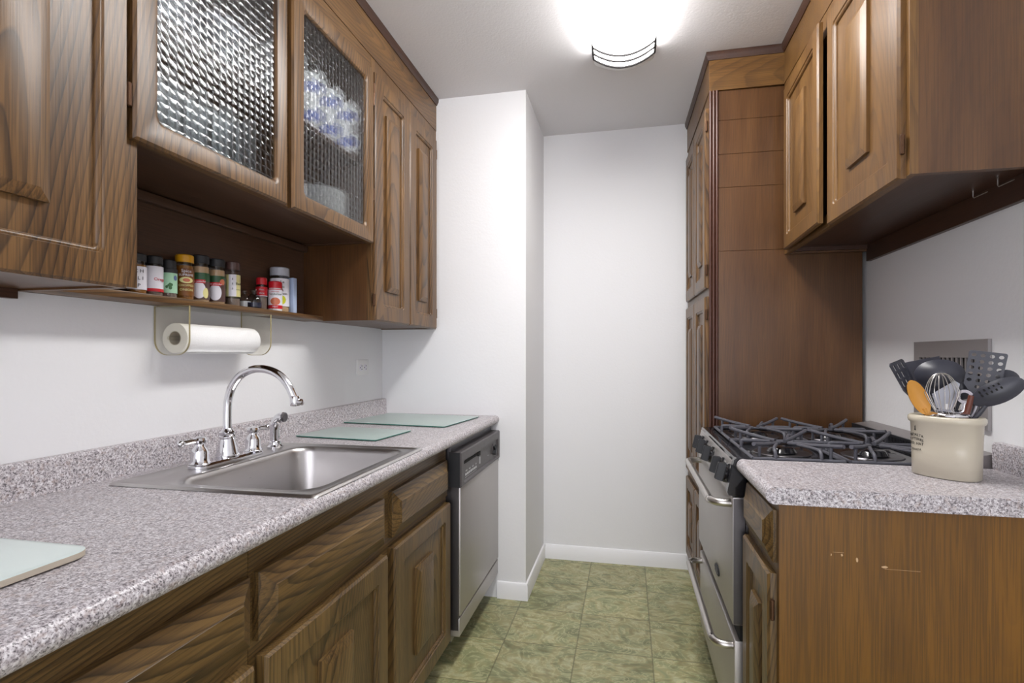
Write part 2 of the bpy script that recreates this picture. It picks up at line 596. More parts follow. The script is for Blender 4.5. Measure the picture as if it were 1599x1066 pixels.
def door(parent, P, y0, y1, z0, z1, mat, th=.02, stile=.05, rail=.058, raised=None, r=.012, name='door', hinge=None, rmat=None):
    rec = .012
    mb = MB()
    o = rr(y0, y1, z0, z1, .0005)
    o2 = rr(y0 + .005, y1 - .005, z0 + .005, z1 - .005, .0005)
    i1 = rr(y0 + stile, y1 - stile, z0 + rail, z1 - rail, r)
    ins = lambda k, q: rr(y0 + stile + k, y1 - stile - k, z0 + rail + k, z1 - rail - k, q)
    lev = [(o, 0), (o, th - .006), (o2, th), (i1, th), (ins(.002, r), th - .0035), (ins(.0045, r), th - .003), (ins(.008, r), th - .0045), (ins(.0105, r * .8), th - .008), (ins(.0115, .004), th - rec)]
    mb.loft([[P(a, b, h) for a, b in L] for L, h in lev])
    d = part(name, mb, mat, parent)
    if raised:
        a0, a1, b0, b1 = raised
        bv = min(.020, (a1 - a0) * .28)
        mb = MB()
        q = [(rr(a0, a1, b0, b1, .0005), th - rec), (rr(a0, a1, b0, b1, .0005), th - rec + .009),
             (rr(a0 + bv, a1 - bv, b0 + bv, b1 - bv, .0005), th + .005)]
        mb.loft([[P(a, b, h) for a, b in L] for L, h in q])
        part('raised_panel', mb, rmat or mat, d)
    if hinge is not None:
        for zz in hinge[1:]:
            mb = MB()
            mb.lathe([(.004, -.024), (.0055, -.022), (.0055, .022), (.004, .024)], (P(hinge[0], zz, th * .6)[0], hinge[0], zz), 'Z', 10)
            part('hinge', mb, M['bronze'], d, 'dark bronze barrel hinge')
    return d


def drawer_front(parent, P, y0, y1, z0, z1, mat, th=.026):
    mb = MB()
    i = .032
    q = [(rr(y0, y1, z0, z1, .0005), 0), (rr(y0, y1, z0, z1, .0005), th - .013), (rr(y0 + .003, y1 - .003, z0 + .003, z1 - .003, .0005), th - .010),
         (rr(y0 + i, y1 - i, z0 + i, z1 - i, .0005), th), (rr(y0 + i + .003, y1 - i - .003, z0 + i + .003, z1 - i - .003, .0005), th + .0035)]
    mb.loft([[P(a, b, h) for a, b in L] for L, h in q])
    return part('drawer_front', mb, mat, parent)


def glass_door(parent, P, y0, y1, z0, z1, gy0, gy1, gz0, gz1, mat, th=.02, hinge=None):
    mb = MB()
    o = rr(y0, y1, z0, z1, .0005)
    o2 = rr(y0 + .005, y1 - .005, z0 + .005, z1 - .005, .0005)
    i1 = rr(gy0 - .012, gy1 + .012, gz0 - .012, gz1 + .012, .024)
    i2 = rr(gy0 - .004, gy1 + .004, gz0 - .004, gz1 + .004, .02)
    i3 = rr(gy0, gy1, gz0, gz1, .018)
    lev = [(o, 0), (o, th - .006), (o2, th), (i1, th), (i2, th - .003), (i3, th - .009), (i3, 0)]
    mb.loft([[P(a, b, h) for a, b in L] for L, h in lev], closed=True)
    d = part('door', mb, mat, parent)
    mb = MB()
    mb.box(P(0, 0, .004)[0], P(0, 0, .008)[0], gy0 - .008, gy1 + .008, gz0 - .008, gz1 + .008)
    part('glass_pane', mb, M['pattern'], d, 'clear pane with a woven square pattern')
    if hinge is not None:
        for zz in hinge[1:]:
            mb = MB()
            mb.lathe([(.004, -.024), (.0055, -.022), (.0055, .022), (.004, .024)], (P(hinge[0], zz, th * .6)[0], hinge[0], zz), 'Z', 10)
            hg = part('hinge', mb, M['bronze'], d, 'dark bronze barrel hinge')
    return d


def frame_body(parent, x_wall, x_frame, y0, y1, z0, z1, stiles, rails, mat, inside, ft=.018, side0=True, side1=True, name='body'):
    """open carcass with a face frame: stiles = list of (y0, y1), rails = list of (z0, z1)"""
    s = 1 if x_frame > x_wall else -1
    xi = x_frame - s * ft
    mb = MB()
    A = lambda a, b, *r: mb.box(min(a, b), max(a, b), *r)
    A(x_wall, xi, y0, y0 + .016, z0, z1)
    A(x_wall, xi, y1 - .016, y1, z0, z1)
    A(x_wall, xi, y0 + .016, y1 - .016, z0 + .004, z0 + .02)
    A(x_wall, xi, y0 + .016, y1 - .016, z1 - .016, z1)
    A(x_wall, x_wall + s * .008, y0 + .016, y1 - .016, z0 + .02, z1 - .016)
    b = part(name, mb, inside, parent)
    mb = MB()
    for a0, a1 in stiles:
        A(xi, x_frame, a0, a1, z0, z1)
    ys = sorted(stiles)
    for b0, b1 in rails:
        for k in range(len(ys) - 1):
            A(xi, x_frame, ys[k][1], ys[k + 1][0], b0, b1)
    part('face_frame', mb, mat, parent)
    return b


# ------------------------------------------------------------------ left wall cabinets
FX, FD = -.966, -.966          # face-frame front plane, doors stand 18 mm proud
P = mapper(FX, 1)
ZT = 2.37
t = thing('wall_cabinet', 'large oak wall cabinet nearest the viewer at left, wide raised-panel door', 'cabinet', (XL + .002, .0, 1.35))
frame_body(t, XL + .002, FX, .0, .889, 1.352, ZT, [(0, .04), (.44, .475), (.84, .889)], [(1.352, 1.39), (2.32, ZT)], M['oak'], M['ply'])
door(t, P, .47, .855, 1.347, 2.31, M['oak'], .018, raised=(.612, .712, 1.473, 2.19), hinge=None)
door(t, P, .06, .445, 1.347, 2.31, M['oak'], .018, raised=(.202, .302, 1.473, 2.19))
mb = MB().box(XL + .002, XL + .02, .02, .87, 1.335, 1.3725)
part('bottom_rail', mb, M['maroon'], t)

t = thing('glass_cabinet', 'oak wall cabinet with two patterned glass doors over an open spice shelf', 'cabinet', (XL + .002, 1.0, 1.35))
GZ = 1.648
frame_body(t, XL + .002, FX, .891, 1.889, GZ, ZT, [(.891, .92), (1.33, 1.405), (1.865, 1.889)], [(GZ, 1.69), (2.30, ZT)], M['oakh'], M['plyd'])
glass_door(t, P, .868, 1.352, 1.645, 2.31, .926, 1.306, 1.700, 2.252, M['oak'], .018, hinge=(.861, 1.728, 2.2))
glass_door(t, P, 1.376, 1.880, 1.645, 2.31, 1.437, 1.822, 1.700, 2.252, M['oak'], .018, hinge=(1.8885, 1.834, 2.2))
part('shelf', MB().box(XL + .01, -1.0, .908, 1.872, 1.945, 1.961), M['plyd'], t, 'inner shelf')
part('back_panel', MB().box(XL + .002, XL + .012, .891, 1.889, 1.352, GZ), M['plyd'], t, 'dark back of the open spice shelf')
part('hanging_rail', MB().box(XL + .012, XL + .03, .891, 1.889, 1.622, GZ, .002), M['plyd'], t)
part('spice_shelf', MB().box(XL + .012, -1.168, .8915, 1.889, 1.352, 1.370, .002), M['oakh'], t, 'narrow oak shelf board')

t = thing('wall_cabinet', 'oak wall cabinet with two narrow raised-panel doors against the end wall', 'cabinet', (XL + .002, 1.9, 1.35))
frame_body(t, XL + .002, FX, 1.891, YP - .002, 1.352, ZT, [(1.891, 1.925), (2.2, 2.25), (2.57, YP - .002)], [(1.352, 1.39), (2.32, ZT)], M['oak'], M['ply'])
door(t, P, 1.897, 2.225, 1.352, 2.31, M['oak'], .018, raised=(1.998, 2.118, 1.474, 2.185), hinge=(1.8925, 1.43, 2.24), stile=.062)
door(t, P, 2.232, 2.568, 1.352, 2.31, M['oak'], .018, raised=(2.342, 2.446, 1.474, 2.185), hinge=(2.574, 1.43, 2.24), stile=.062)

t = thing('crown_fascia', 'oak fascia with dark crown moulding above the left wall cabinets', 'trim', (XL + .002, 1.0, ZT))
part('fascia', MB().box(XL + .002, FX + .002, 0, YP - .002, ZT + .001, ZC - .001), M['oakh'], t)
mb = MB()
mb.prism([(FX + .002, 2.503), (FX + .006, 2.503), (FX + .010, 2.512), (FX + .014, 2.520), (FX + .015, 2.536), (FX + .002, 2.536)], 'Y', 0, YP - .002)
part('crown_moulding', mb, M['maroon'], t, 'dark crown moulding')


# ------------------------------------------------------------------ left base run
CZ = .914
XN = -.631


def nose(x_in, x_front, s, z=CZ, th=.038):
    """rolled front-edge profile (x, z) for a worktop"""
    r = th / 2
    p = [(x_in, z), (x_front - s * .03, z), (x_front - s * .018, z + .0015)]
    for i in range(1, 12):
        a = R(90 - 180 * i / 12)
        p.append((x_front - s * r + s * r * math.cos(a) * 1.0, z - r + r * math.sin(a) + (.001 if i < 4 else 0)))
    p += [(x_front - s * .018, z - th), (x_in, z - th)]
    return p


t = thing('countertop', 'long speckled grey worktop with a backsplash on the sink side', 'countertop', (-.95, 1.0, .876))
mb = MB()
HX0, HX1, HY0, HY1 = -1.15, -.672, 1.035, 1.595
mb.prism(nose(HX1, XN, 1), 'Y', -.35, YP - .001)
mb.box(XL + .001, HX1, -.35, HY0, CZ - .038, CZ)
mb.box(XL + .001, HX1, HY1, YP - .001, CZ - .038, CZ)
mb.box(XL + .001, HX0, HY0, HY1, CZ - .038, CZ)
part('slab', mb, M['granite'], t)
mb = MB()
mb.prism([(XL + .001, CZ), (-1.238, CZ), (-1.241, CZ + .006), (-1.242, .984), (-1.245, .989), (-1.25, .991), (XL + .001, .991)], 'Y', -.35, YP - .001)
part('backsplash', mb, M['granite'], t)

FB = -.686
PB = mapper(FB, 1)


def base_cabinet(label, y0, y1, dr, do, right=None):
    t = thing('base_cabinet', label, 'cabinet', (-.95, (y0 + y1) / 2, 0))
    mb = MB()
    mb.box(XL + .002, FB - .018, y0, y0 + .016, .1, .8755)
    mb.box(XL + .002, FB - .018, y1 - .016, y1, .1, .8755)
    mb.box(XL + .002, FB - .018, y0 + .016, y1 - .016, .1, .116)
    mb.box(XL + .002, XL + .01, y0 + .016, y1 - .016, .116, .8755)
    part('body', mb, M['plyd'], t)
    mb = MB()
    mb.box(FB - .018, FB, y0, dr[0] + .02, .1, .8755)
    rt = right or dr[1]
    mb.box(FB - .018, FB, rt - .02, y1, .1, .8755)
    for z0, z1 in ((.1, .15), (.63, .70), (.80, .8755)):
        mb.box(FB - .018, FB, dr[0] + .02, rt - .02, z0, z1)
    if right:
        mb.box(FB - .018, FB, dr[1] - .02, dr[1] + .07, .15, .63)
        mb.box(FB - .018, FB, dr[1] - .02, dr[1] + .07, .70, .80)
    part('face_frame', mb, M['oaklh'], t)
    part('toe_kick', MB().box(XL + .002, FB - .065, y0, y1, 0, .1), M['maroon'], t)
    if len(dr) == 4:
        drawer_front(t, PB, *dr, M['oaklh'])
    if do:
        door(t, PB, *do[:4], M['oakl'], .026, raised=do[4], stile=.058, rail=.055)
    return t


base_cabinet('oak base cabinet farthest left, at the frame edge', -.35, .268, (-.32, .235, .684, .815), (-.32, .235, .125, .652, (-.11, .03, .25, .535)))
base_cabinet('oak base cabinet left of the sink, drawer cut by the photo corner', .27, .858, (.30, .848, .684, .812), (.30, .848, .125, .652, (.50, .64, .25, .535)))
t = base_cabinet('wide oak sink base cabinet with two false drawers and two doors', .86, 1.955, (.871, 1.396, .682, .812), (.878, 1.398, .125, .652, (1.066, 1.208, .25, .537)), right=1.93)
drawer_front(t, PB, 1.448, 1.93, .682, .818, M['oaklh'])
door(t, PB, 1.443, 1.94, .125, .655, M['oakl'], .026, raised=(1.612, 1.762, .25, .532), stile=.058, rail=.055, hinge=(1.946, .20, .58))

# sink
SX0, SX1, SY0, SY1 = -1.182, -.642, 1.008, 1.617
t = thing('sink', 'stainless steel single-bowl drop-in sink in the left worktop', 'sink', (-.91, 1.31, CZ))
mb = MB()
bx0, bx1, by0, by1 = -1.052, -.684, 1.052, 1.566
Z = CZ
lev = [(rr(SX0, SX1, SY0, SY1, .012, 6), Z + .001), (rr(SX0 + .004, SX1 - .004, SY0 + .004, SY1 - .004, .012, 6), Z + .006),
       (rr(SX0 + .014, SX1 - .014, SY0 + .014, SY1 - .014, .012, 6), Z + .006), (rr(SX0 + .02, SX1 - .02, SY0 + .02, SY1 - .02, .012, 6), Z + .0035),
       (rr(bx0 - .014, bx1 + .012, by0 - .014, by1 + .014, .07, 6), Z + .0035), (rr(bx0 - .008, bx1 + .006, by0 - .008, by1 + .008, .066, 6), Z + .005),
       (rr(bx0, bx1, by0, by1, .062, 6), Z + .001), (rr(bx0 + .004, bx1 - .004, by0 + .004, by1 - .004, .06, 6), Z - .012),
       (rr(bx0 + .014, bx1 - .014, by0 + .014, by1 - .014, .06, 6), Z - .135), (rr(bx0 + .02, bx1 - .02, by0 + .02, by1 - .02, .058, 6), Z - .155),
       (rr(bx0 + .04, bx1 - .04, by0 + .04, by1 - .04, .05, 6), Z - .168), (rr(bx0 + .15, bx1 - .15, by0 + .2, by1 - .2, .02, 6), Z - .173)]
mb.loft([[(a, b, h) for a, b in L] for L, h in lev], cap0=False)
part('basin', mb, M['sink'], t, angle=50)
mb = MB().lathe([(.0, .0), (.056, .0), (.058, .003), (.045, .005), (.04, -.0005), (0, -.0005)], (-.868, 1.309, Z - .1725), 'Z', 28)
part('drain', mb, M['chrome'], t, 'round chrome drain')

# faucet
FXC = -1.115
dz = Z + .004
t = thing('faucet', 'chrome high-arc kitchen faucet with two lever handles behind the sink bowl', 'faucet', (FXC, 1.312, dz))
mb = MB()
lev = [(rr(FXC - .03, FXC + .03, 1.185, 1.445, .029, 6), dz), (rr(FXC - .03, FXC + .03, 1.185, 1.445, .029, 6), dz + .006),
       (rr(FXC - .024, FXC + .024, 1.191, 1.439, .023, 6), dz + .011)]
mb.loft([[(a, b, h) for a, b in L] for L, h in lev])
part('deck_plate', mb, M['chrome'], t)
mb = MB()
mb.lathe([(.030, .0), (.031, .006), (.028, .018), (.024, .036), (.020, .05), (.0195, .053), (.022, .056), (.022, .06), (.019, .063), (.0215, .067),
          (.0215, .071), (.016, .075), (.0115, .082)], (FXC, 1.312, dz + .009), 'Z', 28)
part('spout_base', mb, M['chrome'], t)
mb = MB()
pth = [(-1.115, .995), (-1.115, 1.05), (-1.112, 1.09), (-1.100, 1.125), (-1.075, 1.157), (-1.043, 1.174), (-1.010, 1.179), (-.972, 1.173), (-.940, 1.156),
       (-.917, 1.130), (-.905, 1.108), (-.900, 1.096)]
mb.tube([(x, 1.312, z) for x, z in pth], .0112, 14, smooth=5)
sp = part('spout', mb, M['chrome'], t)
mb = MB().lathe([(.0115, .012), (.0135, .008), (.0135, -.012), (.012, -.016), (.009, -.016), (.009, -.008), (0, -.008)], (-.8985, 1.312, 1.093), 'Z', 20)
mb.lathe([(.008, 0), (.009, .002), (.009, .02), (.006, .022)], (-.895, 1.312, 1.088), 'X', 14)
part('aerator', mb, M['chrome'], sp)
for hy, sg in ((1.212, -1), (1.419, 1)):
    mb = MB().lathe([(.026, .0), (.027, .005), (.022, .012), (.0215, .034), (.0195, .042), (.013, .05), (.0125, .056), (.017, .06), (.018, .066), (.015, .072), (.006, .075)],
                    (FXC, hy, dz + .007), 'Z', 24)
    h = part('handle', mb, M['chrome'], t)
    mb = MB().tube([(FXC, hy, dz + .07), (FXC, hy + sg * .03, dz + .073), (FXC, hy + sg * .052, dz + .072), (FXC, hy + sg * .06, dz + .072)], [.0055, .0075], 10)
    mb.sphere((FXC, hy + sg * .062, dz + .072), .0095, n=12)
    part('lever', mb, M['chrome'], h)
t = thing('side_sprayer', 'chrome pull-out side sprayer standing right of the faucet handles', 'sprayer', (FXC, 1.521, dz))
part('holder', MB().lathe([(.024, 0), (.025, .006), (.019, .012), (.018, .02), (.012, .024)], (FXC, 1.521, dz), 'Z', 22), M['chrome'], t)
mb = MB().tube([(FXC, 1.521, dz + .015), (FXC, 1.521, dz + .05), (FXC + .002, 1.521, dz + .075), (FXC + .014, 1.521, dz + .095), (FXC + .034, 1.520, dz + .100)],
               [.0135, .0165], 14, smooth=4)
part('wand', mb, M['chrome'], t)
part('spray_face', MB().lathe([(.015, 0), (.0155, .005), (.012, .007), (0, .006)], (FXC + .033, 1.520, dz + .1), 'X', 16), M['darksteel'], t, 'grey spray face')


# glass cutting boards
def board(label, cx, cy, w_, d_, rot, z, th, top, edge, r=.012, group=None):
    t = thing('cutting_board', label, 'cutting board', (cx, cy, z), rotz=R(rot), group=group)
    mb = MB()
    L = rr(-w_ / 2, w_ / 2, -d_ / 2, d_ / 2, r, 6)
    L2 = rr(-w_ / 2 + .0015, w_ / 2 - .0015, -d_ / 2 + .0015, d_ / 2 - .0015, r, 6)
    mb.loft([[(a, b, .002) for a, b in L2], [(a, b, .003) for a, b in L], [(a, b, th - .0008) for a, b in L]])
    part('edge', mb, edge, t, 'polished edge', local=True)
    mb = MB()
    mb.loft([[(a, b, th - .0008) for a, b in L], [(a, b, th) for a, b in L2]])
    part('surface', mb, top, t, local=True)
    for sx in (-1, 1):
        for sy in (-1, 1):
            part('foot', MB().lathe([(.008, 0), (.008, .002)], (sx * (w_ / 2 - .03), sy * (d_ / 2 - .03), 0), 'Z', 12), M['white'], t, 'small rubber foot', local=True)
    return t


board('small frosted green glass cutting board beside the sink', -1.022, 1.873, .345, .262, -6, CZ, .0065, M['board'], M['boardedge'])
board('large frosted green glass cutting board against the end wall', -.975, 2.336, .50, .395, -6, CZ, .0065, M['board'], M['boardedge'])
board('pale white glass cutting board at the near left worktop edge', -1.0, .42, .42, .475, 0, CZ, .012, M['boardw'], M['card'], r=.03)  # tan edge colour stands in for the brownish shade under this board

# dishwasher
t = thing('dishwasher', 'stainless steel dishwasher with a charcoal control panel', 'dishwasher', (-.9, 2.29, 0))
DY0, DY1 = 1.968, 2.602
part('tub', MB().box(XL + .02, -.672, DY0 + .004, DY1, .1, .868), M['darksteel'], t)
part('door_panel', MB().box(-.672, -.634, DY0 + .012, DY1, .204, .704, .004), M['steel'], t)
part('side_strip', MB().box(-.674, -.640, DY0 + .004, DY0 + .0115, .15, .704), M['darksteel'], t)
part('kick_panel', MB().box(-.70, -.636, DY0 + .006, DY1, .125, .194, .003), M['steel'], t)
part('base_plate', MB().box(XL + .02, -.76, DY0 + .006, DY1, 0, .1), M['hole'], t)
mb = MB()
X = -.627
lev = [(rr(DY0, DY1, .704, .842, .004), -.678), (rr(DY0, DY1, .704, .842, .004), X - .004), (rr(DY0 + .004, DY1 - .004, .708, .838, .004), X),
       (rr(DY0 + .035, DY1 - .03, .716, .806, .008), X), (rr(DY0 + .04, DY1 - .035, .721, .801, .008), X - .008)]
mb.loft([[(h, a, b) for a, b in L] for L, h in lev])
cp = part('control_panel', mb, M['charcoal'], t)
part('side_cap', MB().box(-.676, X - .006, DY0 - .0015, DY0 - .0003, .706, .840), M['blackp'], cp, 'black side of the control panel')
mb = MB().box(X - .0078, X - .0060, DY0 + .05, DY0 + .29, .786, .797)
mb.box(X - .0078, X - .0040, DY0 + .255, DY0 + .29, .780, .797)
part('latch', mb, M['hole'], cp, 'black latch slot')
mb = MB().lathe([(.028, 0), (.028, .002), (.024, .004)], (X - .008, 2.50, .762), 'X', 24)
d = part('dial', mb, M['charcoal'], cp)
mb = MB()
for a in (45, 135):
    ca, sa = math.cos(R(a)), math.sin(R(a))
    L = [(u * ca - v * sa, u * sa + v * ca) for u, v in ((-.026, -.006), (.026, -.003), (.026, .003), (-.026, .006))]
    mb.loft([[(X - .004 + h, 2.50 + u, .762 + v) for u, v in L] for h in (0, .014 if a == 45 else .009)])
part('dial_grip', mb, M['blackp'], d, 'black dial grip')
mb = MB()
for i in range(7):
    mb.box(X - .0078, X - .0062, DY0 + .075 + i * .024, DY0 + .091 + i * .024, .736, .744)
part('button_row', mb, M['greyink'], cp, 'row of pale button marks')
for s_, yy, zz in (('HEAVY', .092, .753), ('WASH', .138, .753), ('RINSE', .184, .753), ('DRY', .23, .753), ('ON', .432, .752)):
    mb = MB()
    put_text(mb, s_, .0078, lambda x, y, h: (X - .0078 + h, DY0 + yy + x, zz + y))
    part('lettering', mb, M['greyink'], cp, 'small pale word')
mb = MB()
for i in range(12):
    mb.box(X - .0078, X - .0071, DY0 + .075 + i * .0135, DY0 + .083 + i * .0135, .727, .7285)
part('scale_marks', mb, M['greyink'], cp, 'small pale print')
part('indicator_bar', MB().box(X - .0078, X - .0066, DY0 + .285, DY0 + .295, .742, .772), M['greyink'], cp, 'small pale bar')


# ------------------------------------------------------------------ spice jars
SZ = 1.3702


def jar(name, label, x, y, r, h, lid, lidh, body, lab=None, labm=None, stripes=(), texts=(), contents=None, neck=None, lidr=None, cat='spice jar'):
    t = thing(name, label, cat, (x, y, SZ), group='spice containers on the open shelf')
    bh = h - lidh
    nk = neck if neck else r * .92
    pr = [(0, 0), (r * .94, 0), (r, .004), (r, bh - .014), (nk, bh - .004), (nk, bh), (0, bh)]
    part('body', MB().lathe(pr, (x, y, SZ), 'Z', 28), body, t)
    if contents:
        cm, ch = contents
        part('contents', MB().lathe([(0, .002), (r * .9, .002), (r * .93, .006), (r * .93, ch), (0, ch + .001)], (x, y, SZ), 'Z', 24), cm, t)
    lr = lidr or r * .98
    if lid:
        part('lid', MB().lathe([(0, bh + .0003), (lr, bh + .0003), (lr, h - .003), (lr - .003, h), (0, h)], (x, y, SZ), 'Z', 32), lid, t)
    to = math.atan2(AISLE.y - y, AISLE.x - x)

    def band(nm, z0, z1, m, k, half=180):
        q = r + .0004 * k
        mb = MB()
        n = 40
        i0 = []
        for z in (z0, z1):
            i0.append([(x + q * math.cos(to + R(-half + 2 * half * i / n)), y + q * math.sin(to + R(-half + 2 * half * i / n)), SZ + z) for i in range(n + 1)])
        mb.faces(i0[0] + i0[1], [(i, i + 1, n + 2 + i, n + 1 + i) for i in range(n)])
        return part(nm, mb, m, t if nm == 'label' else L)
    L = t
    if lab:
        L = band('label', lab[0], lab[1], labm, 1)
    for s_ in stripes:
        band(s_[3] if len(s_) > 3 else 'label_band', s_[0], s_[1], s_[2], 2, s_[4] if len(s_) > 4 else 180)
    for s_, size, z, m, sh in texts:
        mb = MB()
        put_text(mb, s_, size, lambda a, b, hh: (x + (r + .0013 + hh) * math.cos(to + a / r + R(sh)), y + (r + .0013 + hh) * math.sin(to + a / r + R(sh)), SZ + z + b), depth=.0003)
        part('lettering', mb, m, L)
    return t


def blob(t_, x, y, r, z, w_, h_, m, sh=0, name='label_picture'):
    """oval print wrapped on a jar"""
    to = math.atan2(AISLE.y - y, AISLE.x - x) + R(sh)
    q = r + .0011
    mb = MB()
    n = 24
    V, Fc = [], []
    for k in range(5):
        for i in range(n):
            g, c_, s_ = to + w_ * (1 - k / 4.2) * math.cos(2 * math.pi * i / n) / r, 0, 0
            V.append((x + q * math.cos(g), y + q * math.sin(g), SZ + z + h_ * (1 - k / 4.2) * math.sin(2 * math.pi * i / n)))
            if k:
                Fc.append(((k - 1) * n + i, (k - 1) * n + (i + 1) % n, k * n + (i + 1) % n, k * n + i))
    Fc.append(tuple(range(4 * n, 5 * n)))
    mb.faces(V, Fc)
    return part(name, mb, m, t_)


JX = -1.214
jar('spice_jar', 'spice jar with black lettered label, half hidden by the cabinet stile', JX, 1.118, .020, .104, M['blackp'], .02, M['clear'], (.012, .07), M['label'],
    texts=[('C H', .012, .058, M['ink'], 10), ('I L I', .012, .04, M['ink'], 10), ('P', .012, .022, M['ink'], 10)], contents=(M['brownspice'], .075))
jar('spice_jar', 'spice jar with plain white label, red bottom band and black cap', JX, 1.166, .0212, .106, M['blackp'], .022, M['clear'], (.012, .078), M['label'],
    stripes=[(.012, .02, M['red'])], texts=[('Orega', .011, .044, M['red'], 38)], contents=(M['greyspice'], .07))
jar('spice_jar', 'small spice jar with mint green herb label and tall black cap', JX, 1.213, .0195, .104, M['blackp'], .024, M['clear'], (.014, .068), M['mint'],
    stripes=[(.068, .079, M['blackp'], 'neck_band')], contents=(M['greyspice'], .06), lidr=.0175)
lt = [o for o in bpy.data.objects if o.parent is None and 'mint' in str(o.get('label'))][0]
for (a, b, w_, h_) in ((-14, .03, .003, .004), (2, .034, .004, .004), (10, .028, .004, .005), (18, .036, .003, .004), (8, .038, .003, .003)):
    blob(lt, JX, 1.213, .0195, b, w_, h_, M['leaf'], a)
blob(lt, JX, 1.213, .0195, .055, .005, .007, M['blue'], 48)
y = 1.265
tj = jar('spice_jar', 'brown onion flake jar with a yellow cap', JX, y, .0235, .127, M['yellow'], .022, M['clear'], (.012, .088), M['olive'],
    texts=[('Spice', .012, .08, M['label'], 12), ('SUPREME', .009, .069, M['label'], 12), ('CHOPPED', .0085, .04, M['cream'], 12), ('ONION', .0095, .028, M['cream'], 12)],
    contents=(M['brownspice'], .096))
blob(tj, JX, y, .0235, .055, .017, .0085, M['cream'], 12)
blob(tj, JX, y, .0237, .055, .009, .005, M['pink'], 12)
for y, nm, ds in ((1.322, 'garlic powder', 'garlic powder jar with black cap, right of the yellow-capped jar'),
                  (1.384, 'onion powder', 'onion powder jar with black cap, left of the brown-capped jar')):
    tj = jar('spice_jar', ds, JX, y, .0235, .136, M['blackp'], .024, M['clear'], (.008, .082), M['brown'],
        stripes=[(.06, .084, M['green'], 'label_band')], contents=(M['tan'], .102))
    blob(tj, JX, y, .0237, .034, .017, .024, M['label'], -8)
    blob(tj, JX, y, .0238, .026, .008, .015, M['cream'], 34) if 'garlic' in nm else blob(tj, JX, y, .0238, .066, .008, .009, M['pink'], 40)
    mb = MB()
    to = math.atan2(AISLE.y - y, AISLE.x - JX)
    n = 20
    q = .0251
    pts = [(JX + q * math.cos(to + R(-70 + 100 * i / n)), y + q * math.sin(to + R(-70 + 100 * i / n)), SZ + z) for z in (.054, .064) for i in range(n + 1)]
    mb.faces(pts, [(i, i + 1, n + 2 + i, n + 1 + i) for i in range(n)])
    lb = part('name_strip', mb, M['red'], tj, 'red name strip')
    mb = MB()
    put_text(mb, nm, .0078, lambda a, b, hh: (JX + (q + .0003 + hh) * math.cos(to + a / q + R(-16)), y + (q + .0003 + hh) * math.sin(to + a / q + R(-16)), SZ + .059 + b), depth=.0003)
    part('lettering', mb, M['label'], lb)
jar('spice_jar', 'spice jar with brown cap and yellow and white label', JX, 1.451, .022, .139, M['brown'], .026, M['clear'], (.03, .098), M['cream'],
    stripes=[(.03, .098, M['label'], 'label_band', 28)], texts=[('Basil', .011, .07, M['ink'], 48), ('* * *', .008, .05, M['ink'], 46), ('s', .012, .085, M['ink'], 0), ('s', .012, .07, M['ink'], 0), ('s', .012, .055, M['ink'], 0)], contents=(M['greyspice'], .024))


def flask(label, x, y, r, h, m, cm, ch):
    t = thing('spice_bottle', label, 'bottle', (x, y, SZ), group='spice containers on the open shelf')
    pr = [(0, 0), (r * .8, 0), (r * .97, .004), (r, h * .34), (r * .93, h * .52), (r * .6, h * .7), (r * .38, h * .78), (r * .36, h * .84), (r * .5, h * .88), (r * .5, h * .95), (r * .42, h), (0, h)]
    part('body', MB().lathe(pr, (x, y, SZ), 'Z', 26), m, t)
    part('contents', MB().lathe([(0, .002), (r * .76, .002), (r * .9, .006), (r * .92, ch), (0, ch)], (x, y, SZ), 'Z', 24), cm, t)


flask('little clear glass bottle of white powder behind the rounder one', -1.232, 1.528, .02, .062, M['glassware'], M['white'], .024)
flask('round clear glass bottle with dark contents', JX + .008, 1.540, .0235, .064, M['glassware'], M['navy'], .02)
jar('spice_jar', 'slim red-capped spice jar with red label, behind the meat seasoning', -1.226, 1.603, .0175, .112, M['red'], .024, M['clear'], (.05, .08), M['red'],
    stripes=[(.066, .08, M['red']), (.048, .05, M['label'])], texts=[('Meat', .008, .07, M['label'], 0), ('SPICE', .007, .057, M['label'], 0)], contents=(M['greyspice'], .045))
y = 1.640
tj = jar('spice_jar', 'white meat tenderizer shaker with a red cap', -1.20, y, .0225, .103, M['red'], .024, M['white'], (.008, .076), M['label'],
    stripes=[(.008, .020, M['red']), (.0735, .076, M['red'])], texts=[('Tenderizer', .0098, .058, M['green'], 0), ('SEASONED', .005, .066, M['red'], 0), ('MEAT', .007, .014, M['label'], 0)])
blob(tj, -1.20, y, .0225, .033, .016, .013, M['pink'], 0)
y = 1.683
tj = jar('spice_jar', 'largest spice jar with pale grey lid and lemon picture, behind the red cap', -1.214, y, .032, .158, M['grey'], .03, M['clear'], (.02, .118), M['label'],
    texts=[('Le', .014, .105, M['ink'], 16), ('Sea', .010, .088, M['leaf'], 16), ('&', .012, .076, M['ink'], 16), ('Lemon', .0125, .064, M['ink'], 16)], contents=(M['tan'], .11), lidr=.0325)
blob(tj, -1.214, y, .032, .042, .012, .015, M['lemon'], 16)
single('spice_box', MB().box(-1.240, -1.185, 1.722, 1.742, SZ, SZ + .128, .001), M['paleb'], 'thin pale blue box at the right end of the spice row', 'box', (-1.21, 1.73, SZ), 'spice containers on the open shelf')


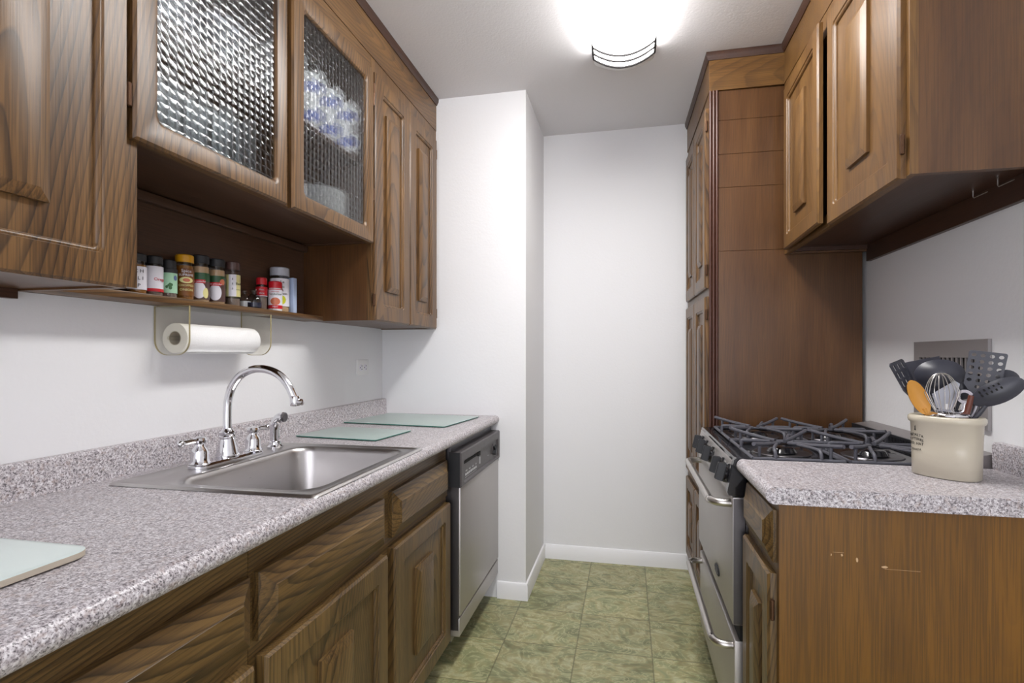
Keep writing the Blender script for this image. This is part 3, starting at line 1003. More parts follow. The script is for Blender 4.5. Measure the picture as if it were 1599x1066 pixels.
# ------------------------------------------------------------------ paper towel
t = thing('paper_towel_holder', 'clear acrylic paper towel holder screwed under the spice shelf', 'holder', (-1.2, 1.38, 1.35))
for yy in (1.214, 1.548):
    L = rr(XL + .003, -1.150, 1.217, 1.3505, .04, 8)
    L = [(a, b) if b < 1.3 else (XL + .003 if a < -1.2 else -1.150, 1.3505) for a, b in L]
    mb = MB().prism(L, 'Y', yy, yy + .004)
    p = part('side_plate', mb, M['acrylic'], t, 'clear rounded side plate')
    mb = MB()
    q = [(a, b) for a, b in L]
    q2 = [(a + (.0012 if a < -1.2 else -.0012), b + (.0012 if b < 1.25 else -.0012)) for a, b in L]
    mb.loft([[(a, yy - .0002, b) for a, b in q], [(a, yy + .0042, b) for a, b in q], [(a, yy + .0042, b) for a, b in q2], [(a, yy - .0002, b) for a, b in q2]], closed=True)
    part('plate_edge', mb, M['acredge'], p, 'yellowed edge')
part('top_plate', MB().box(XL + .003, -1.152, 1.218, 1.548, 1.3475, 1.3512), M['acrylic'], t)
part('dowel', MB().tube([(-1.219, 1.218, 1.264), (-1.219, 1.548, 1.264)], .006, 12), M['acrylic'], t)
t = thing('paper_towel_roll', 'roll of white paper towels hanging under the spice shelf', 'paper towels', (-1.219, 1.38, 1.264))
prof = [(.0195, 1.238), (.041, 1.238), (.042, 1.240), (.042, 1.534), (.041, 1.536), (.0195, 1.536)]
mb = MB()
n = 40
loops = [[(-1.219 + r_ * math.cos(2 * math.pi * i / n), y_, 1.264 + r_ * math.sin(2 * math.pi * i / n)) for i in range(n)] for r_, y_ in prof]
mb.loft(loops, closed=True)
mb.box(-1.22, -1.182, 1.2395, 1.5345, 1.2225, 1.2232)
part('sheets', mb, M['paper'], t)
loops = [[(-1.219 + r_ * math.cos(2 * math.pi * i / n), y_, 1.264 + r_ * math.sin(2 * math.pi * i / n)) for i in range(n)] for r_, y_ in ((.018, 1.2375), (.0194, 1.2375), (.0194, 1.5365), (.018, 1.5365))]
part('core', MB().loft(loops, closed=True), M['card'], t, 'cardboard core')

# outlet
t = thing('outlet', 'white horizontal power outlet on the wall by the end wall corner', 'outlet', (XL, 2.384, 1.158))
part('plate', MB().box(XL + .0002, XL + .006, 2.326, 2.442, 1.121, 1.196, .002), M['white'], t)
for yy in (2.363, 2.405):
    r_ = part('receptacle', MB().lathe([(.0165, 0), (.0165, .0015), (.015, .0022), (0, .0022)], (XL + .006, yy, 1.158), 'X', 22), M['label'], t)
    mb = MB()
    for dz_ in (-.008, .008):
        mb.box(XL + .0082, XL + .009, yy + .001, yy + .009, 1.158 + dz_ - .0015, 1.158 + dz_ + .0015)
    mb.lathe([(.0028, 0), (.0028, .0008)], (XL + .0082, yy - .008, 1.158), 'X', 10)
    part('slots', mb, M['hole'], r_, 'dark slots')


# ------------------------------------------------------------------ things behind the patterned glass
def lathe_thing(name, prof, mat, label, cat, loc, group):
    mb = MB().lathe(prof, loc, 'Z', 24)
    return single(name, mb, mat, label, cat, loc, group)


PZ = GZ + .0202
UZ = 1.9612
plate0 = None
plp = [(0, .0), (.055, .0), (.06, .003), (.105, .012), (.107, .0145), (.1, .0125), (.06, .0065), (0, .0055)]
for i in range(14):
    loc = (-1.09, 1.70, PZ + i * .0085)
    if plate0 is None:
        plate0 = lathe_thing('plate', plp, M['ceramic'], 'white dinner plate in the stack behind the right glass door', 'plate', loc, 'plates behind the right glass door')
    else:
        o = plate0.copy()
        C.objects.link(o)
        o.location = loc
mugp = [(0, 0), (.034, 0), (.038, .004), (.04, .095), (.0375, .095), (.0355, .008), (0, .007)]


def mug(loc, label, group):
    t = thing('mug', label, 'mug', loc, group=group)
    x, y, z = loc
    part('cup', MB().lathe(mugp, loc, 'Z', 24), M['ceramic'], t)
    part('glaze_band', MB().loft([[(x + q * math.cos(2 * math.pi * i / 24), y + q * math.sin(2 * math.pi * i / 24), z + h) for i in range(24)] for q, h in ((.0394, .03), (.0402, .03), (.0405, .062), (.0397, .062))], closed=True), M['blueglaze'], t, 'blue band')
    part('handle', MB().tube([(x + .037, y, z + .078), (x + .058, y, z + .074), (x + .066, y, z + .05), (x + .056, y, z + .028), (x + .037, y, z + .022)], .0045, 8, smooth=3), M['ceramic'], t)
    return t


G = 'white and blue mugs behind the right glass door'
M2 = 'white and blue mug in the upper layer behind the right glass door'
m0 = mug((-1.05, 1.60, UZ), 'white and blue mug on the upper shelf behind the right glass door', G)
for k, (x, y) in enumerate(((-1.05, 1.71), (-1.05, 1.82), (-1.17, 1.60), (-1.17, 1.71), (-1.17, 1.82))):
    dup(m0, (x, y, UZ), 'white and blue mug on the upper shelf behind the right glass door', G)
for k, (x, y) in enumerate(((-1.05, 1.60), (-1.05, 1.71), (-1.05, 1.82))):
    dup(m0, (x, y, UZ + .0955), M2, G)
for k, (x, y) in enumerate(((-1.04, 1.47), (-1.14, 1.49))):
    dup(m0, (x, y, PZ + .0001), 'white and blue mug beside the plate stack behind the right glass door', G)
bowlp = [(0, 0), (.035, 0), (.05, .008), (.075, .045), (.078, .06), (.075, .06), (.07, .046), (.046, .014), (0, .009)]
b0 = None
for i in range(9):
    loc = (-1.09, 1.475, UZ + i * .017)
    if not b0:
        b0 = lathe_thing('bowl', bowlp, M['ceramic'], 'white bowl in the upper-shelf stack behind the right glass door', 'bowl', loc, 'bowls behind the right glass door')
    else:
        o = b0.copy()
        C.objects.link(o)
        o.location = loc
gp = [(0, 0), (.028, 0), (.031, .004), (.036, .16), (.034, .16), (.029, .01), (0, .009)]
g0 = None
for i, (x, y) in enumerate(((-1.03, .95), (-1.03, 1.03), (-1.03, 1.11), (-1.03, 1.19), (-1.03, 1.27))):
    loc = (x, y, PZ)
    if not g0:
        g0 = lathe_thing('drinking_glass', gp, M['glassware'], 'clear tumbler on the cabinet floor behind the left glass door', 'glass', loc, 'tumblers behind the left glass door')
    else:
        o = g0.copy()
        C.objects.link(o)
        o.location = loc
c0 = None
for i, y in enumerate((.96, 1.05, 1.14, 1.23, 1.31)):
    loc = (-1.115, y, PZ)
    if not c0:
        c0 = lathe_thing('canister', [(0, 0), (.036, 0), (.04, .004), (.04, .20), (.036, .205), (.03, .205), (.034, .19), (.034, .008), (0, .007)], M['ceramic'], 'tall white canister standing behind the left glass door', 'canister', loc, 'white canisters behind the left glass door')
    else:
        o = c0.copy()
        C.objects.link(o)
        o.location = loc
for i, y in enumerate((1.04, 1.22)):
    t = thing('food_container', ('pale blue plastic tub behind the left glass door, nearer the viewer', 'pale blue plastic tub behind the left glass door, nearer the middle stile')[i], 'container', (-1.1, y, UZ), group='blue tubs behind the left glass door')
    mb = MB()
    lev = [(rr(-1.145, -1.025, y - .06, y + .06, .02), UZ), (rr(-1.152, -1.018, y - .067, y + .067, .022), UZ + .11)]
    mb.loft([[(a, b, h) for a, b in L] for L, h in lev])
    part('tub', mb, M['bluep'], t)
    mb = MB()
    lev = [(rr(-1.155, -1.015, y - .07, y + .07, .022), UZ + .1102), (rr(-1.155, -1.015, y - .07, y + .07, .022), UZ + .122)]
    mb.loft([[(a, b, h) for a, b in L] for L, h in lev])
    part('lid', mb, M['label'], t, 'white lid')

# ------------------------------------------------------------------ ceiling lamp
LX, LY0, LY1 = -.016, 1.12, 2.335
t = thing('ceiling_lamp', 'long curved white fluorescent ceiling light with nickel end bands', 'lamp', (LX, 1.7, ZC))


def arc(w_, z_side, sag, n=20):
    return [(LX + w_ * (2 * i / n - 1), z_side - sag * (1 - (2 * i / n - 1) ** 2)) for i in range(n + 1)]


part('backplate', MB().box(LX - .09, LX + .09, LY0, LY1, ZC - .012, ZC - .0005), M['white'], t)
WL, ZS, SAG = .125, ZC - .036, .045
mb = MB()
mb.loft([[(x, y, z) for x, z in [(LX - WL, ZC - .002)] + arc(WL, ZS, SAG) + [(LX + WL, ZC - .002)]] for y in (LY0, LY1)])
part('diffuser', mb, M['lamp'], t, 'glowing white acrylic diffuser')
for s_, yb in ((-1, LY0), (1, LY1)):
    mb = MB()
    lv = ((WL + .005, .051, .0003), (WL + .005, .050, .014), (WL + .003, .045, .034), (WL - .002, .034, .052), (WL - .02, .012, .060))
    mb.loft([[(x, yb + s_ * o, z) for x, z in [(LX - a, ZC - .001)] + arc(a, ZS, b) + [(LX + a, ZC - .001)]] for a, b, o in lv])
    part('end_cap', mb, M['white'], t, 'white rounded end cap')
    mb = MB()
    for k, off in enumerate((.0, .045, .09)):
        E1 = arc(WL + .002, ZS, SAG + .0025)
        y1 = yb - s_ * off
        mb.tube([(x, y1, z) for x, z in E1], .0055, 8)
    for e in (0, -1):
        x, z = arc(WL + .002, ZS, SAG + .0025)[e]
        mb.tube([(x, yb, z), (x, yb - s_ * .11, z)], .0055, 8)
    part('wire_band', mb, M['nickel'], t, 'thin nickel bands')

# ------------------------------------------------------------------ right wall cabinet
UX = .652
PU = mapper(UX, -1)
t = thing('wall_cabinet', 'oak wall cabinet above the range with two raised-panel doors', 'cabinet', (.8, 1.9, 1.65))
UY0, UY1 = 1.43, 2.459
mb = MB()
mb.box(UX + .018, XR - .002, UY0, UY0 + .018, 1.645, ZT)
mb.box(UX + .018, XR - .002, UY1 - .018, UY1, 1.645, ZT)
mb.box(UX + .018, XR - .002, UY0 + .018, UY1 - .018, ZT - .018, ZT)
part('side_panels', mb, M['ply'], t)
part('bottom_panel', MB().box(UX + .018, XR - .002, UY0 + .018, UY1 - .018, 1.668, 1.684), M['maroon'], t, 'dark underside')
mb = MB()
for a0, a1 in ((UY0, 1.47), (1.90, 1.965), (2.39, UY1)):
    mb.box(UX, UX + .018, a0, a1, 1.645, ZT)
for a0, a1 in ((1.47, 1.90), (1.965, 2.39)):
    mb.box(UX, UX + .018, a0, a1, 1.645, 1.69)
    mb.box(UX, UX + .018, a0, a1, 2.29, ZT)
part('face_frame', mb, M['oakr'], t)
door(t, PU, 1.447, 1.915, 1.640, 2.322, M['oakr'], .018, raised=(1.628, 1.768, 1.772, 2.195), hinge=(1.4415, 1.72, 2.22), stile=.05, rail=.052)
PA = lambda a, b, h: (UX - h - (2.412 - a) * .04, a, b)      # this door hangs slightly open
door(t, PA, 1.945, 2.408, 1.655, 2.322, M['oakr'], .018, raised=(2.118, 2.262, 1.772, 2.195), stile=.05, rail=.052)
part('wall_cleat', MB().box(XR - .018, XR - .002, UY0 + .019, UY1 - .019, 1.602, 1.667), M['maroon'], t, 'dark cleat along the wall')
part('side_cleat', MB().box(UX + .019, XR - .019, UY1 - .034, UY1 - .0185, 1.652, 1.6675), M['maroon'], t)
for k, yy in enumerate((1.60, 1.70)):
    mb = MB().tube([(XR - .045, yy, 1.668), (XR - .045, yy, 1.652), (XR - .045, yy - .004, 1.648), (XR - .045, yy - .06, 1.648)], .0013, 6)
    single('wire_hook', mb, M['tubesteel'], ('thin wire hook under the right wall cabinet, nearer the viewer', 'thin wire hook under the right wall cabinet, farther back')[k], 'hook', (XR - .045, yy, 1.668), 'wire hooks under the right cabinet')

# ------------------------------------------------------------------ pantry (stands a touch skewed)
ang = math.atan(.016 / .7)
PX, PY = .352, 2.462
t = thing('pantry_cabinet', 'tall oak pantry cabinet beside the range, reaching the crown', 'cabinet', (PX, PY, 0), rotz=ang)
t['local'] = 1
PLEN, PDEP = .70, .605
PP = mapper(0.0, -1)
mb = MB()
mb.box(.02, PDEP, .014, .03, .09, ZT)
mb.box(.02, PDEP, PLEN - .016, PLEN, .09, ZT)
mb.box(PDEP - .008, PDEP, .03, PLEN - .016, .09, ZT)
for z in (.09, .56, 1.49, ZT - .016):
    mb.box(.02, PDEP - .008, .03, PLEN - .016, z, z + .016)
part('body', mb, M['ply'], t)
mb = MB()
zs = [.09, 1.671, 1.948, 2.093, 2.241, ZT]
for a, b in zip(zs[:-1], zs[1:]):
    mb.box(.028, PDEP - .001, 0.002, .0135, a + .0006, b - .0006, .0006, 1)
part('side_panel', mb, M['ply'], t, 'large veneered side panel with board joints')
mb = MB()
for a0, a1 in ((.0, .022), (.336, .366), (PLEN - .025, PLEN)):
    mb.box(0, .019, a0 + .002, a1, .09, ZT)
for b0, b1 in ((.09, .13), (.54, .60), (1.47, 1.53), (2.30, ZT)):
    mb.box(0, .019, .022, .336, b0, b1)
    mb.box(0, .019, .366, PLEN - .025, b0, b1)
part('face_frame', mb, M['oak'], t)
mb = MB()
for k in range(3):
    mb.tube([(.0015 + k * .0135, -.003, .09), (.0015 + k * .0135, -.003, ZT)], .0062, 10)
part('corner_moulding', mb, M['redtrim'], t, 'reddish reeded corner moulding')
part('toe_kick', MB().box(.06, PDEP, .004, PLEN, 0, .09), M['maroon'], t)
for k, (a0, a1) in enumerate(((.028, .345), (.352, .668))):
    for j, (b0, b1) in enumerate(((.115, .545), (.588, 1.478), (1.515, 2.31))):
        ins = ((.33, .10), (.17, .10), (.14, .10))[j]
        door(t, PP, a0, a1, b0, b1, M['oak'], .018, raised=(a0 + .108, a1 - .108, b0 + .12, b1 - .12), stile=.055, rail=.055,
             hinge=((a0 - .005, b0 + .08, b1 - .08) if k == 0 else None))

# right crown
t = thing('crown_fascia', 'oak fascia with dark crown moulding above the right cabinets and pantry', 'trim', (.8, 2.0, ZT))
dxp = math.sin(ang) * .7
path = [(UX - .002, UY0), (UX - .002, PY - .004), (PX - .004, PY - .004), (PX - .004 - dxp, YB - .002)]


def run(prof):
    """sweep an (out, z) profile along the path with mitred corners; out points into the room"""
    nr = [(-1, 0), (-1, -1), (-1, -1), (-1, 0)]
    return [[(x + nx * d, y + ny * d, z) for d, z in prof] for (x, y), (nx, ny) in zip(path, nr)]


part('fascia', MB().loft(run([(-.014, ZT + .001), (.0, ZT + .001), (.0, ZC - .001), (-.014, ZC - .001)])), M['oakrx'], t)
part('crown_moulding', MB().loft(run([(.0005, 2.503), (.004, 2.503), (.008, 2.512), (.012, 2.520), (.013, 2.5362), (.0005, 2.5362)])), M['maroon'], t, 'dark crown moulding')

# ------------------------------------------------------------------ right base cabinet and worktop
BY0, BY1 = 1.337, 1.652
BX = .343
t = thing('base_cabinet', 'small oak base cabinet right of the range with a scuffed end panel', 'cabinet', (.65, 1.5, 0))
mb = MB()
mb.box(BX + .018, XR - .002, BY1 - .016, BY1, .1, .8755)
mb.box(BX + .018, XR - .002, BY0 + .016, BY1 - .016, .1, .116)
mb.box(XR - .01, XR - .002, BY0 + .016, BY1 - .016, .116, .8755)
part('body', mb, M['plyd'], t)
ep = part('end_panel', MB().box(BX, XR - .002, BY0, BY0 + .0155, 0, .8755), M['plyo'], t, 'golden veneered end panel')
mb = MB()
for (x, z, a, b) in ((.474, .765, .0022, .0035), (.505, .757, .0026, .0055), (.452, .764, .0014, .0035), (.56, .745, .0065, .003)):
    n = 9
    pts = [(x + a * math.cos(2 * math.pi * i / n) * random.uniform(.6, 1.2), BY0 - .0003, z + b * math.sin(2 * math.pi * i / n) * random.uniform(.6, 1.2)) for i in range(n)]
    mb.faces(pts, [tuple(range(n))])
mb.box(.56, .63, BY0 - .0004, BY0 - .0002, .7402, .7407)
mb.box(.455, .478, BY0 - .0004, BY0 - .0002, .7698, .7703)
part('scuff_marks', mb, M['tan'], ep, 'pale chips and scratches')
mb = MB()
mb.box(BX, BX + .018, BY0 + .016, BY0 + .03, .1, .8755)
mb.box(BX, BX + .018, BY1 - .03, BY1, .1, .8755)
for b0, b1 in ((.1, .15), (.68, .74), (.84, .8755)):
    mb.box(BX, BX + .018, BY0 + .03, BY1 - .03, b0, b1)
part('face_frame', mb, M['oakl'], t)
part('toe_kick', MB().box(BX + .07, XR - .01, BY0 + .016, BY1, 0, .0995), M['maroon'], t)
PR = mapper(BX, -1)
drawer_front(t, PR, 1.360, 1.640, .728, .852, M['oaklh'], .02)
door(t, PR, 1.358, 1.640, .12, .703, M['oakl'], .02, raised=(1.46, 1.545, .24, .585), hinge=(1.350, .62, .2))

t = thing('countertop', 'short speckled grey worktop right of the range under the crock', 'countertop', (.65, 1.49, .876))
RX = .31
mb = MB()
mb.prism(nose(RX + .04, RX, -1), 'Y', 1.318, 1.658)
mb.box(RX + .04, XR - .001, 1.318, 1.658, CZ - .038, CZ)
part('slab', mb, M['granite'], t)
part('backsplash', MB().prism([(XR - .001, CZ), (.951, CZ), (.949, CZ + .006), (.948, .978), (.952, .985), (.958, .986), (XR - .001, .986)], 'Y', 1.318, 1.658), M['granite'], t)

# ------------------------------------------------------------------ range
RY0, RY1 = 1.664, 2.426
t = thing('gas_range', 'stainless steel gas range with four black burner grates', 'range', (.6, 2.04, 0))
part('body', MB().box(.338, .93, RY0, RY1, .06, .878), M['darksteel'], t)
part('base', MB().box(.38, .93, RY0 + .02, RY1 - .02, 0, .06), M['hole'], t)
mb = MB()
lev = [(rr(.312, .94, RY0, RY1, .006), .879), (rr(.312, .94, RY0, RY1, .006), .905), (rr(.316, .936, RY0 + .004, RY1 - .004, .006), .909),
       (rr(.335, .93, RY0 + .02, RY1 - .02, .01), .909), (rr(.345, .92, RY0 + .03, RY1 - .03, .01), .903)]
mb.loft([[(a, b, h) for a, b in L] for L, h in lev])
part('cooktop', mb, M['black'], t, 'black enamel cooktop')
# sloping control panel
cpp = [(.345, .878), (.316, .900), (.311, .896), (.291, .815), (.296, .808), (.345, .808)]
cpn = part('control_panel', MB().prism(cpp, 'Y', RY0 + .026, RY1 - .004), M['steel'], t)
part('end_cap', MB().prism([(.347, .8785), (.322, .912), (.312, .916), (.305, .910), (.286, .815), (.290, .806), (.347, .800)], 'Y', RY0, RY0 + .025), M['black'], cpn, 'black plastic end cap')
nrm = Vector((-.081, 0, .020)).normalized()
nrm = Vector((-.97, 0, .24)).normalized()
for i, yk in enumerate((1.735, 1.84, 2.045, 2.20, 2.31)):
    c0 = Vector((.3008, yk, .856))
    mb = MB()
    e1 = Vector((0, 1, 0))
    e2 = nrm.cross(e1)
    loops = []
    for r_, h in ((.030, 0), (.030, .008), (.027, .012), (.026, .013)):
        loops.append([c0 + nrm * h + (e1 * math.cos(2 * math.pi * k / 24) + e2 * math.sin(2 * math.pi * k / 24)) * r_ for k in range(24)])
    mb.loft(loops)
    kb = part('knob', mb, M['black'], t, 'glossy black burner knob')
    mb = MB()
    for h0 in (0,):
        A0 = [(-.010, -.028), (.010, -.028), (.010, .028), (-.010, .028)]
        A1 = [(-.007, -.026), (.007, -.026), (.007, .026), (-.007, .026)]
        mb.loft([[c0 + nrm * .0125 + e1 * u + e2 * v for u, v in A0], [c0 + nrm * .034 + e1 * u + e2 * v for u, v in A1], [c0 + nrm * .036 + e1 * u * .6 + e2 * v * .9 for u, v in A1]])
    part('knob_grip', mb, M['blackp'], kb)
    mb = MB()
    put_text(mb, 'OFF' if i % 2 == 0 else 'HI', .011, lambda x, y, h, yk=yk: c0 + nrm * (.0003 + h) + e1 * (-x - .001) + Vector((.006, 0, -.035)) * (1 + 0) + Vector((-.2425, 0, -.97)) * 0 + Vector((.2, 0, .97)) * y)
    part('knob_marking', mb, M['ink'], kb, 'small printed marking')
# oven door, badge, handle
od = part('oven_door', MB().box(.301, .336, RY0 + .002, RY1 - .002, .424, .800, .005), M['steel'], t)
part('side_strip', MB().box(.3035, .3355, RY0 + .0006, RY0 + .0018, .428, .796), M['darksteel'], od, 'dark strip added to mute the bright side of the door')  # added strip; its darker steel colour shades the brightly reflecting door side
br_ = part('broiler_drawer', MB().box(.306, .336, RY0 + .004, RY1 - .004, .075, .378, .005), M['steel'], t)
part('drawer_gap', MB().box(.322, .337, RY0 + .006, RY1 - .006, .379, .423), M['hole'], t, 'dark gap above the drawer')
for par, zz, x0 in ((od, .776, .3009), (br_, .352, .3059)):
    ya, yb = RY0 + .03, RY1 - .06
    mb = MB().tube([(x0, ya, zz), (x0 - .024, ya + .001, zz), (x0 - .043, ya + .012, zz), (x0 - .053, ya + .04, zz), (x0 - .055, ya + .08, zz),
                    (x0 - .055, yb - .08, zz), (x0 - .053, yb - .04, zz), (x0 - .043, yb - .012, zz), (x0 - .024, yb - .001, zz), (x0, yb, zz)], .0118, 14, smooth=4)
    h = part('handle', mb, M['tubesteel'], par, 'satin tubular handle')
    for yy in (ya, yb):
        part('collar', MB().lathe([(.0121, 0), (.0131, .001), (.0131, .010), (.0121, .011)], (x0 - .022, yy, zz), 'X', 16), M['darksteel'], h) if par.parent.parent is not None else None
mb = MB().lathe([(.034, 0), (.034, .002), (.03, .004), (0, .0045)], (0, 0, 0), 'X', 28)
for v in mb.bm.verts:
    v.co = Vector((.3007 - v.co.x, 1.93 + v.co.y * 1.25, .485 + v.co.z * .5))
bd = part('badge', mb, M['blackp'], od, 'oval black badge')
mb = MB()
for i in range(9):
    for j in range(-1, 2):
        if abs(i - 4) + abs(j) * 1.5 < 5:
            mb.box(.2955, .2963, 1.93 + (i - 4) * .0085 - .0025, 1.93 + (i - 4) * .0085 + .0025, .485 + j * .0075 - .002, .485 + j * .0075 + .002)
part('badge_relief', mb, M['darksteel'], bd)
# burners and grates
for gx in (.485, .745):
    for gy in (1.862, 2.228):
        mb = MB().lathe([(0, .9035), (.085, .9035), (.083, .906), (.06, .905), (.05, .904)], (gx, gy, 0), 'Z', 28)
        bp = part('drip_bowl', mb, M['darksteel'], t, 'bright burner bowl')
        part('burner', MB().lathe([(0, .904), (.043, .904), (.045, .908), (.038, .918), (.034, .922), (.02, .925), (0, .9255)], (gx, gy, 0), 'Z', 24), M['black'], bp)
        mb = MB()
        hx, hy = .122, .172
        zf = .912
        for y_ in (gy - hy, gy + hy):
            mb.tube([(gx - hx, y_, zf), (gx + hx, y_, zf)], .0055, 8)
        for x_ in (gx - hx, gx + hx):
            mb.tube([(x_, gy - hy, zf), (x_, gy + hy, zf)], .0055, 8)
        zt = .941
        for sx in (-1, 1):
            for sy in (-1, 1):
                f = lambda k: (gx + sx * hx * k, gy + sy * hy * k)
                mb.tube([(*f(.99), zt + .014), (*f(.9), zt + .011), (*f(.5), zt + .002), (*f(.12), zt - .003)], .0062, 8, smooth=3)
                mb.tube([(*f(.8), zf), (*f(.8), zt + .008)], .005, 8)
            f = lambda k: gx + sx * hx * k
            mb.tube([(f(1), gy, zf), (f(.99), gy, zt - .006), (f(.9), gy, zt - .001), (f(.3), gy, zt - .002)], .0055, 8, smooth=3)
        for sy in (-1, 1):
            for xx in (-.5, .5):
                mb.tube([(gx + xx * hx, gy + sy * hy, zf), (gx + xx * hx, gy + sy * (hy - .004), zt - .008), (gx + xx * hx * .95, gy + sy * (hy - .03), zt - .001), (gx + xx * hx * .5, gy + sy * .06, zt - .002)], .005, 8, smooth=3)
        part('burner_grate', mb, M['iron'], t, 'black cast-iron grate')
mb = MB()
mb.box(.895, .903, RY0 + .004, RY1 - .004, .9095, .917)
mb.box(.895, .903, RY0 + .004, RY1 - .004, .934, .942)
mb.box(.8995, .903, RY0 + .004, RY1 - .004, .917, .934)
for i in range(56):
    y_ = RY0 + .02 + i * .0105
    mb.box(.8955, .900, y_, y_ + .005, .9165, .9345)
mb.box(.8952, .900, RY1 - .15, RY1 - .004, .9165, .9345)
vg = part('rear_vent', mb, M['blackp'], t, 'black slotted rear vent trim')
part('vent_badge', MB().box(.8938, .8951, 2.29, 2.325, .922, .928), M['greyink'], vg, 'tiny bright badge')
part('rear_flashing', MB().prism([(.9035, .9095), (XR - .003, .9095), (XR - .003, .951), (.962, .952), (.9035, .941)], 'Y', RY0 + .004, RY1 - .004), M['greystrip'], t, 'grey metal strip along the wall')

# ------------------------------------------------------------------ wall vent
t = thing('vent_grille', 'grey metal vent grille on the right wall behind the crock', 'vent', (XR, 1.89, 1.14))
VY0, VY1, VZ0, VZ1 = 1.700, 2.086, 1.010, 1.262
x0, x1 = XR - .010, XR - .0005
mb = MB()
b = .034
mb.box(x0, x1, VY0, VY1, VZ1 - .052, VZ1)
mb.box(x0, x1, VY0, VY1, VZ0, VZ0 + b)
mb.box(x0, x1, VY0, VY0 + b, VZ0 + b, VZ1 - .052)
mb.box(x0, x1, VY1 - b, VY1, VZ0 + b, VZ1 - .052)
part('frame', mb, M['vent'], t)
mb = MB()
ny = 14
for i in range(1, ny):
    y_ = VY0 + b + (VY1 - VY0 - 2 * b) * i / ny
    mb.box(x0 + .001, x1 - .003, y_ - .003, y_ + .003, VZ0 + b, VZ1 - .052)
for i in range(1, 4):
    z_ = VZ0 + b + (VZ1 - .052 - VZ0 - b) * i / 4
    mb.box(x0, x1 - .003, VY0 + b, VY1 - b, z_ - .004, z_ + .004)
part('bars', mb, M['vent'], t)
part('backing', MB().box(x1 - .0025, x1 - .0002, VY0 + b, VY1 - b, VZ0 + b, VZ1 - .052), M['hole'], t, 'dark duct behind the bars')

# ------------------------------------------------------------------ crock
CX, CY, CA = .778, 1.532, R(38)
e1 = Vector((math.sin(CA), -math.cos(CA), 0))       # long axis, towards the viewer's right
e2 = Vector((math.cos(CA), math.sin(CA), 0))        # away from the viewer
CH = .152


def oval(a, b, z, n=48, p=2.5):
    out = []
    for i in range(n):
        th = 2 * math.pi * i / n
        c_, s_ = math.cos(th), math.sin(th)
        u = a * math.copysign(abs(c_) ** (2 / p), c_)
        v = b * math.copysign(abs(s_) ** (2 / p), s_)
        q = Vector((CX, CY, 0)) + e1 * u + e2 * v
        out.append((q.x, q.y, z))
    return out


t = thing('crock', 'cream oval stoneware crock with black stamp holding kitchen utensils', 'crock', (CX, CY, CZ))
z = CZ + .0005
A_, B_ = .070, .049
lev = [(A_ - .003, B_ - .003, 0), (A_, B_, .003), (A_ + .001, B_ + .001, .07), (A_ + .003, B_ + .003, .132), (A_ + .007, B_ + .007, .135), (A_ + .0085, B_ + .0085, .141), (A_ + .008, B_ + .008, .148),
       (A_ + .004, B_ + .004, CH), (A_ - .001, B_ - .001, CH), (A_ - .005, B_ - .005, .146), (A_ - .007, B_ - .007, .12), (A_ - .009, B_ - .009, .02), (A_ - .02, B_ - .02, .012)]
mb = MB().loft([oval(a, b, z + h) for a, b, h in lev])
ck = part('pot', mb, M['crock'], t, angle=60)
mb = MB()


def on_crock(u0, z0, r_bend=0):
    def f(x, y, h):
        u = u0 + x
        v = -(B_ + .0022 + h) * (1 - min(abs(u) / (A_ + .0022), .999) ** 2.5) ** .4 - .0003
        q = Vector((CX, CY, 0)) + e1 * u + e2 * v
        return (q.x, q.y, z + z0 + y - r_bend * x * x)
    return f


put_text(mb, 'MEDALTA', .0095, on_crock(-.046, .101, 8))
put_text(mb, 'POTTERIES', .0088, on_crock(-.046, .091, 8))
put_text(mb, 'MED. HAT', .0095, on_crock(-.046, .079))
put_text(mb, 'CANADA', .0075, on_crock(-.046, .064, -6))
for k in range(6):
    f = on_crock(-.047, .112 + k * .0036)
    w0 = (.0025, .0018, .002, .0014, .0022, .0012)[k]
    mb.faces([f(-w0, 0, .0003), f(w0, 0, .0003), f(w0 * .7, .0032, .0003), f(-w0 * .7, .0032, .0003)], [(0, 1, 2, 3)])
part('stamp', mb, M['ink'], ck, 'black printed maker stamp')


# ------------------------------------------------------------------ utensils
VD = Vector((CX, CY, 0)).normalized()           # level bearing from the room's open end to the crock
VR = Vector((VD.y, -VD.x, 0))                   # to its right


def frame_for(base, head, roll=0.0, tilt=0.0):
    Zv = (head - base).normalized()
    N = (AISLE - head)
    N = (N - Zv * N.dot(Zv)).normalized()
    Yv = -N
    Xv = Yv.cross(Zv)
    m = Matrix((Xv, Yv, Zv)).transposed()
    m = m @ Matrix.Rotation(R(roll), 3, 'Z')
    m = m.to_4x4()
    m.translation = base
    return m, (head - base).length


def crock_pt(u, v, h=.016):
    q = Vector((CX, CY, 0)) + VR * u + VD * v
    return Vector((q.x, q.y, z + h))


def utensil(name, label, cat, base, head, roll=0.0):
    m, L = frame_for(base, head, roll)
    t = thing(name, label, cat, group='kitchen utensils in the crock', mat=m)
    return t, L


def handle_mb(L, w0=.006, w1=.005, flat=.5):
    mb = MB()
    lev = []
    for f, k in ((0, .9), (.02, 1.0), (.5, 1.0), (.8, .8), (1.0, .75)):
        a = w0 * k
        lev.append([(x * 1, y * flat, L * f) for x, y in rr(-a, a, -a, a, a * .9, 4)])
    mb.loft(lev)
    return mb


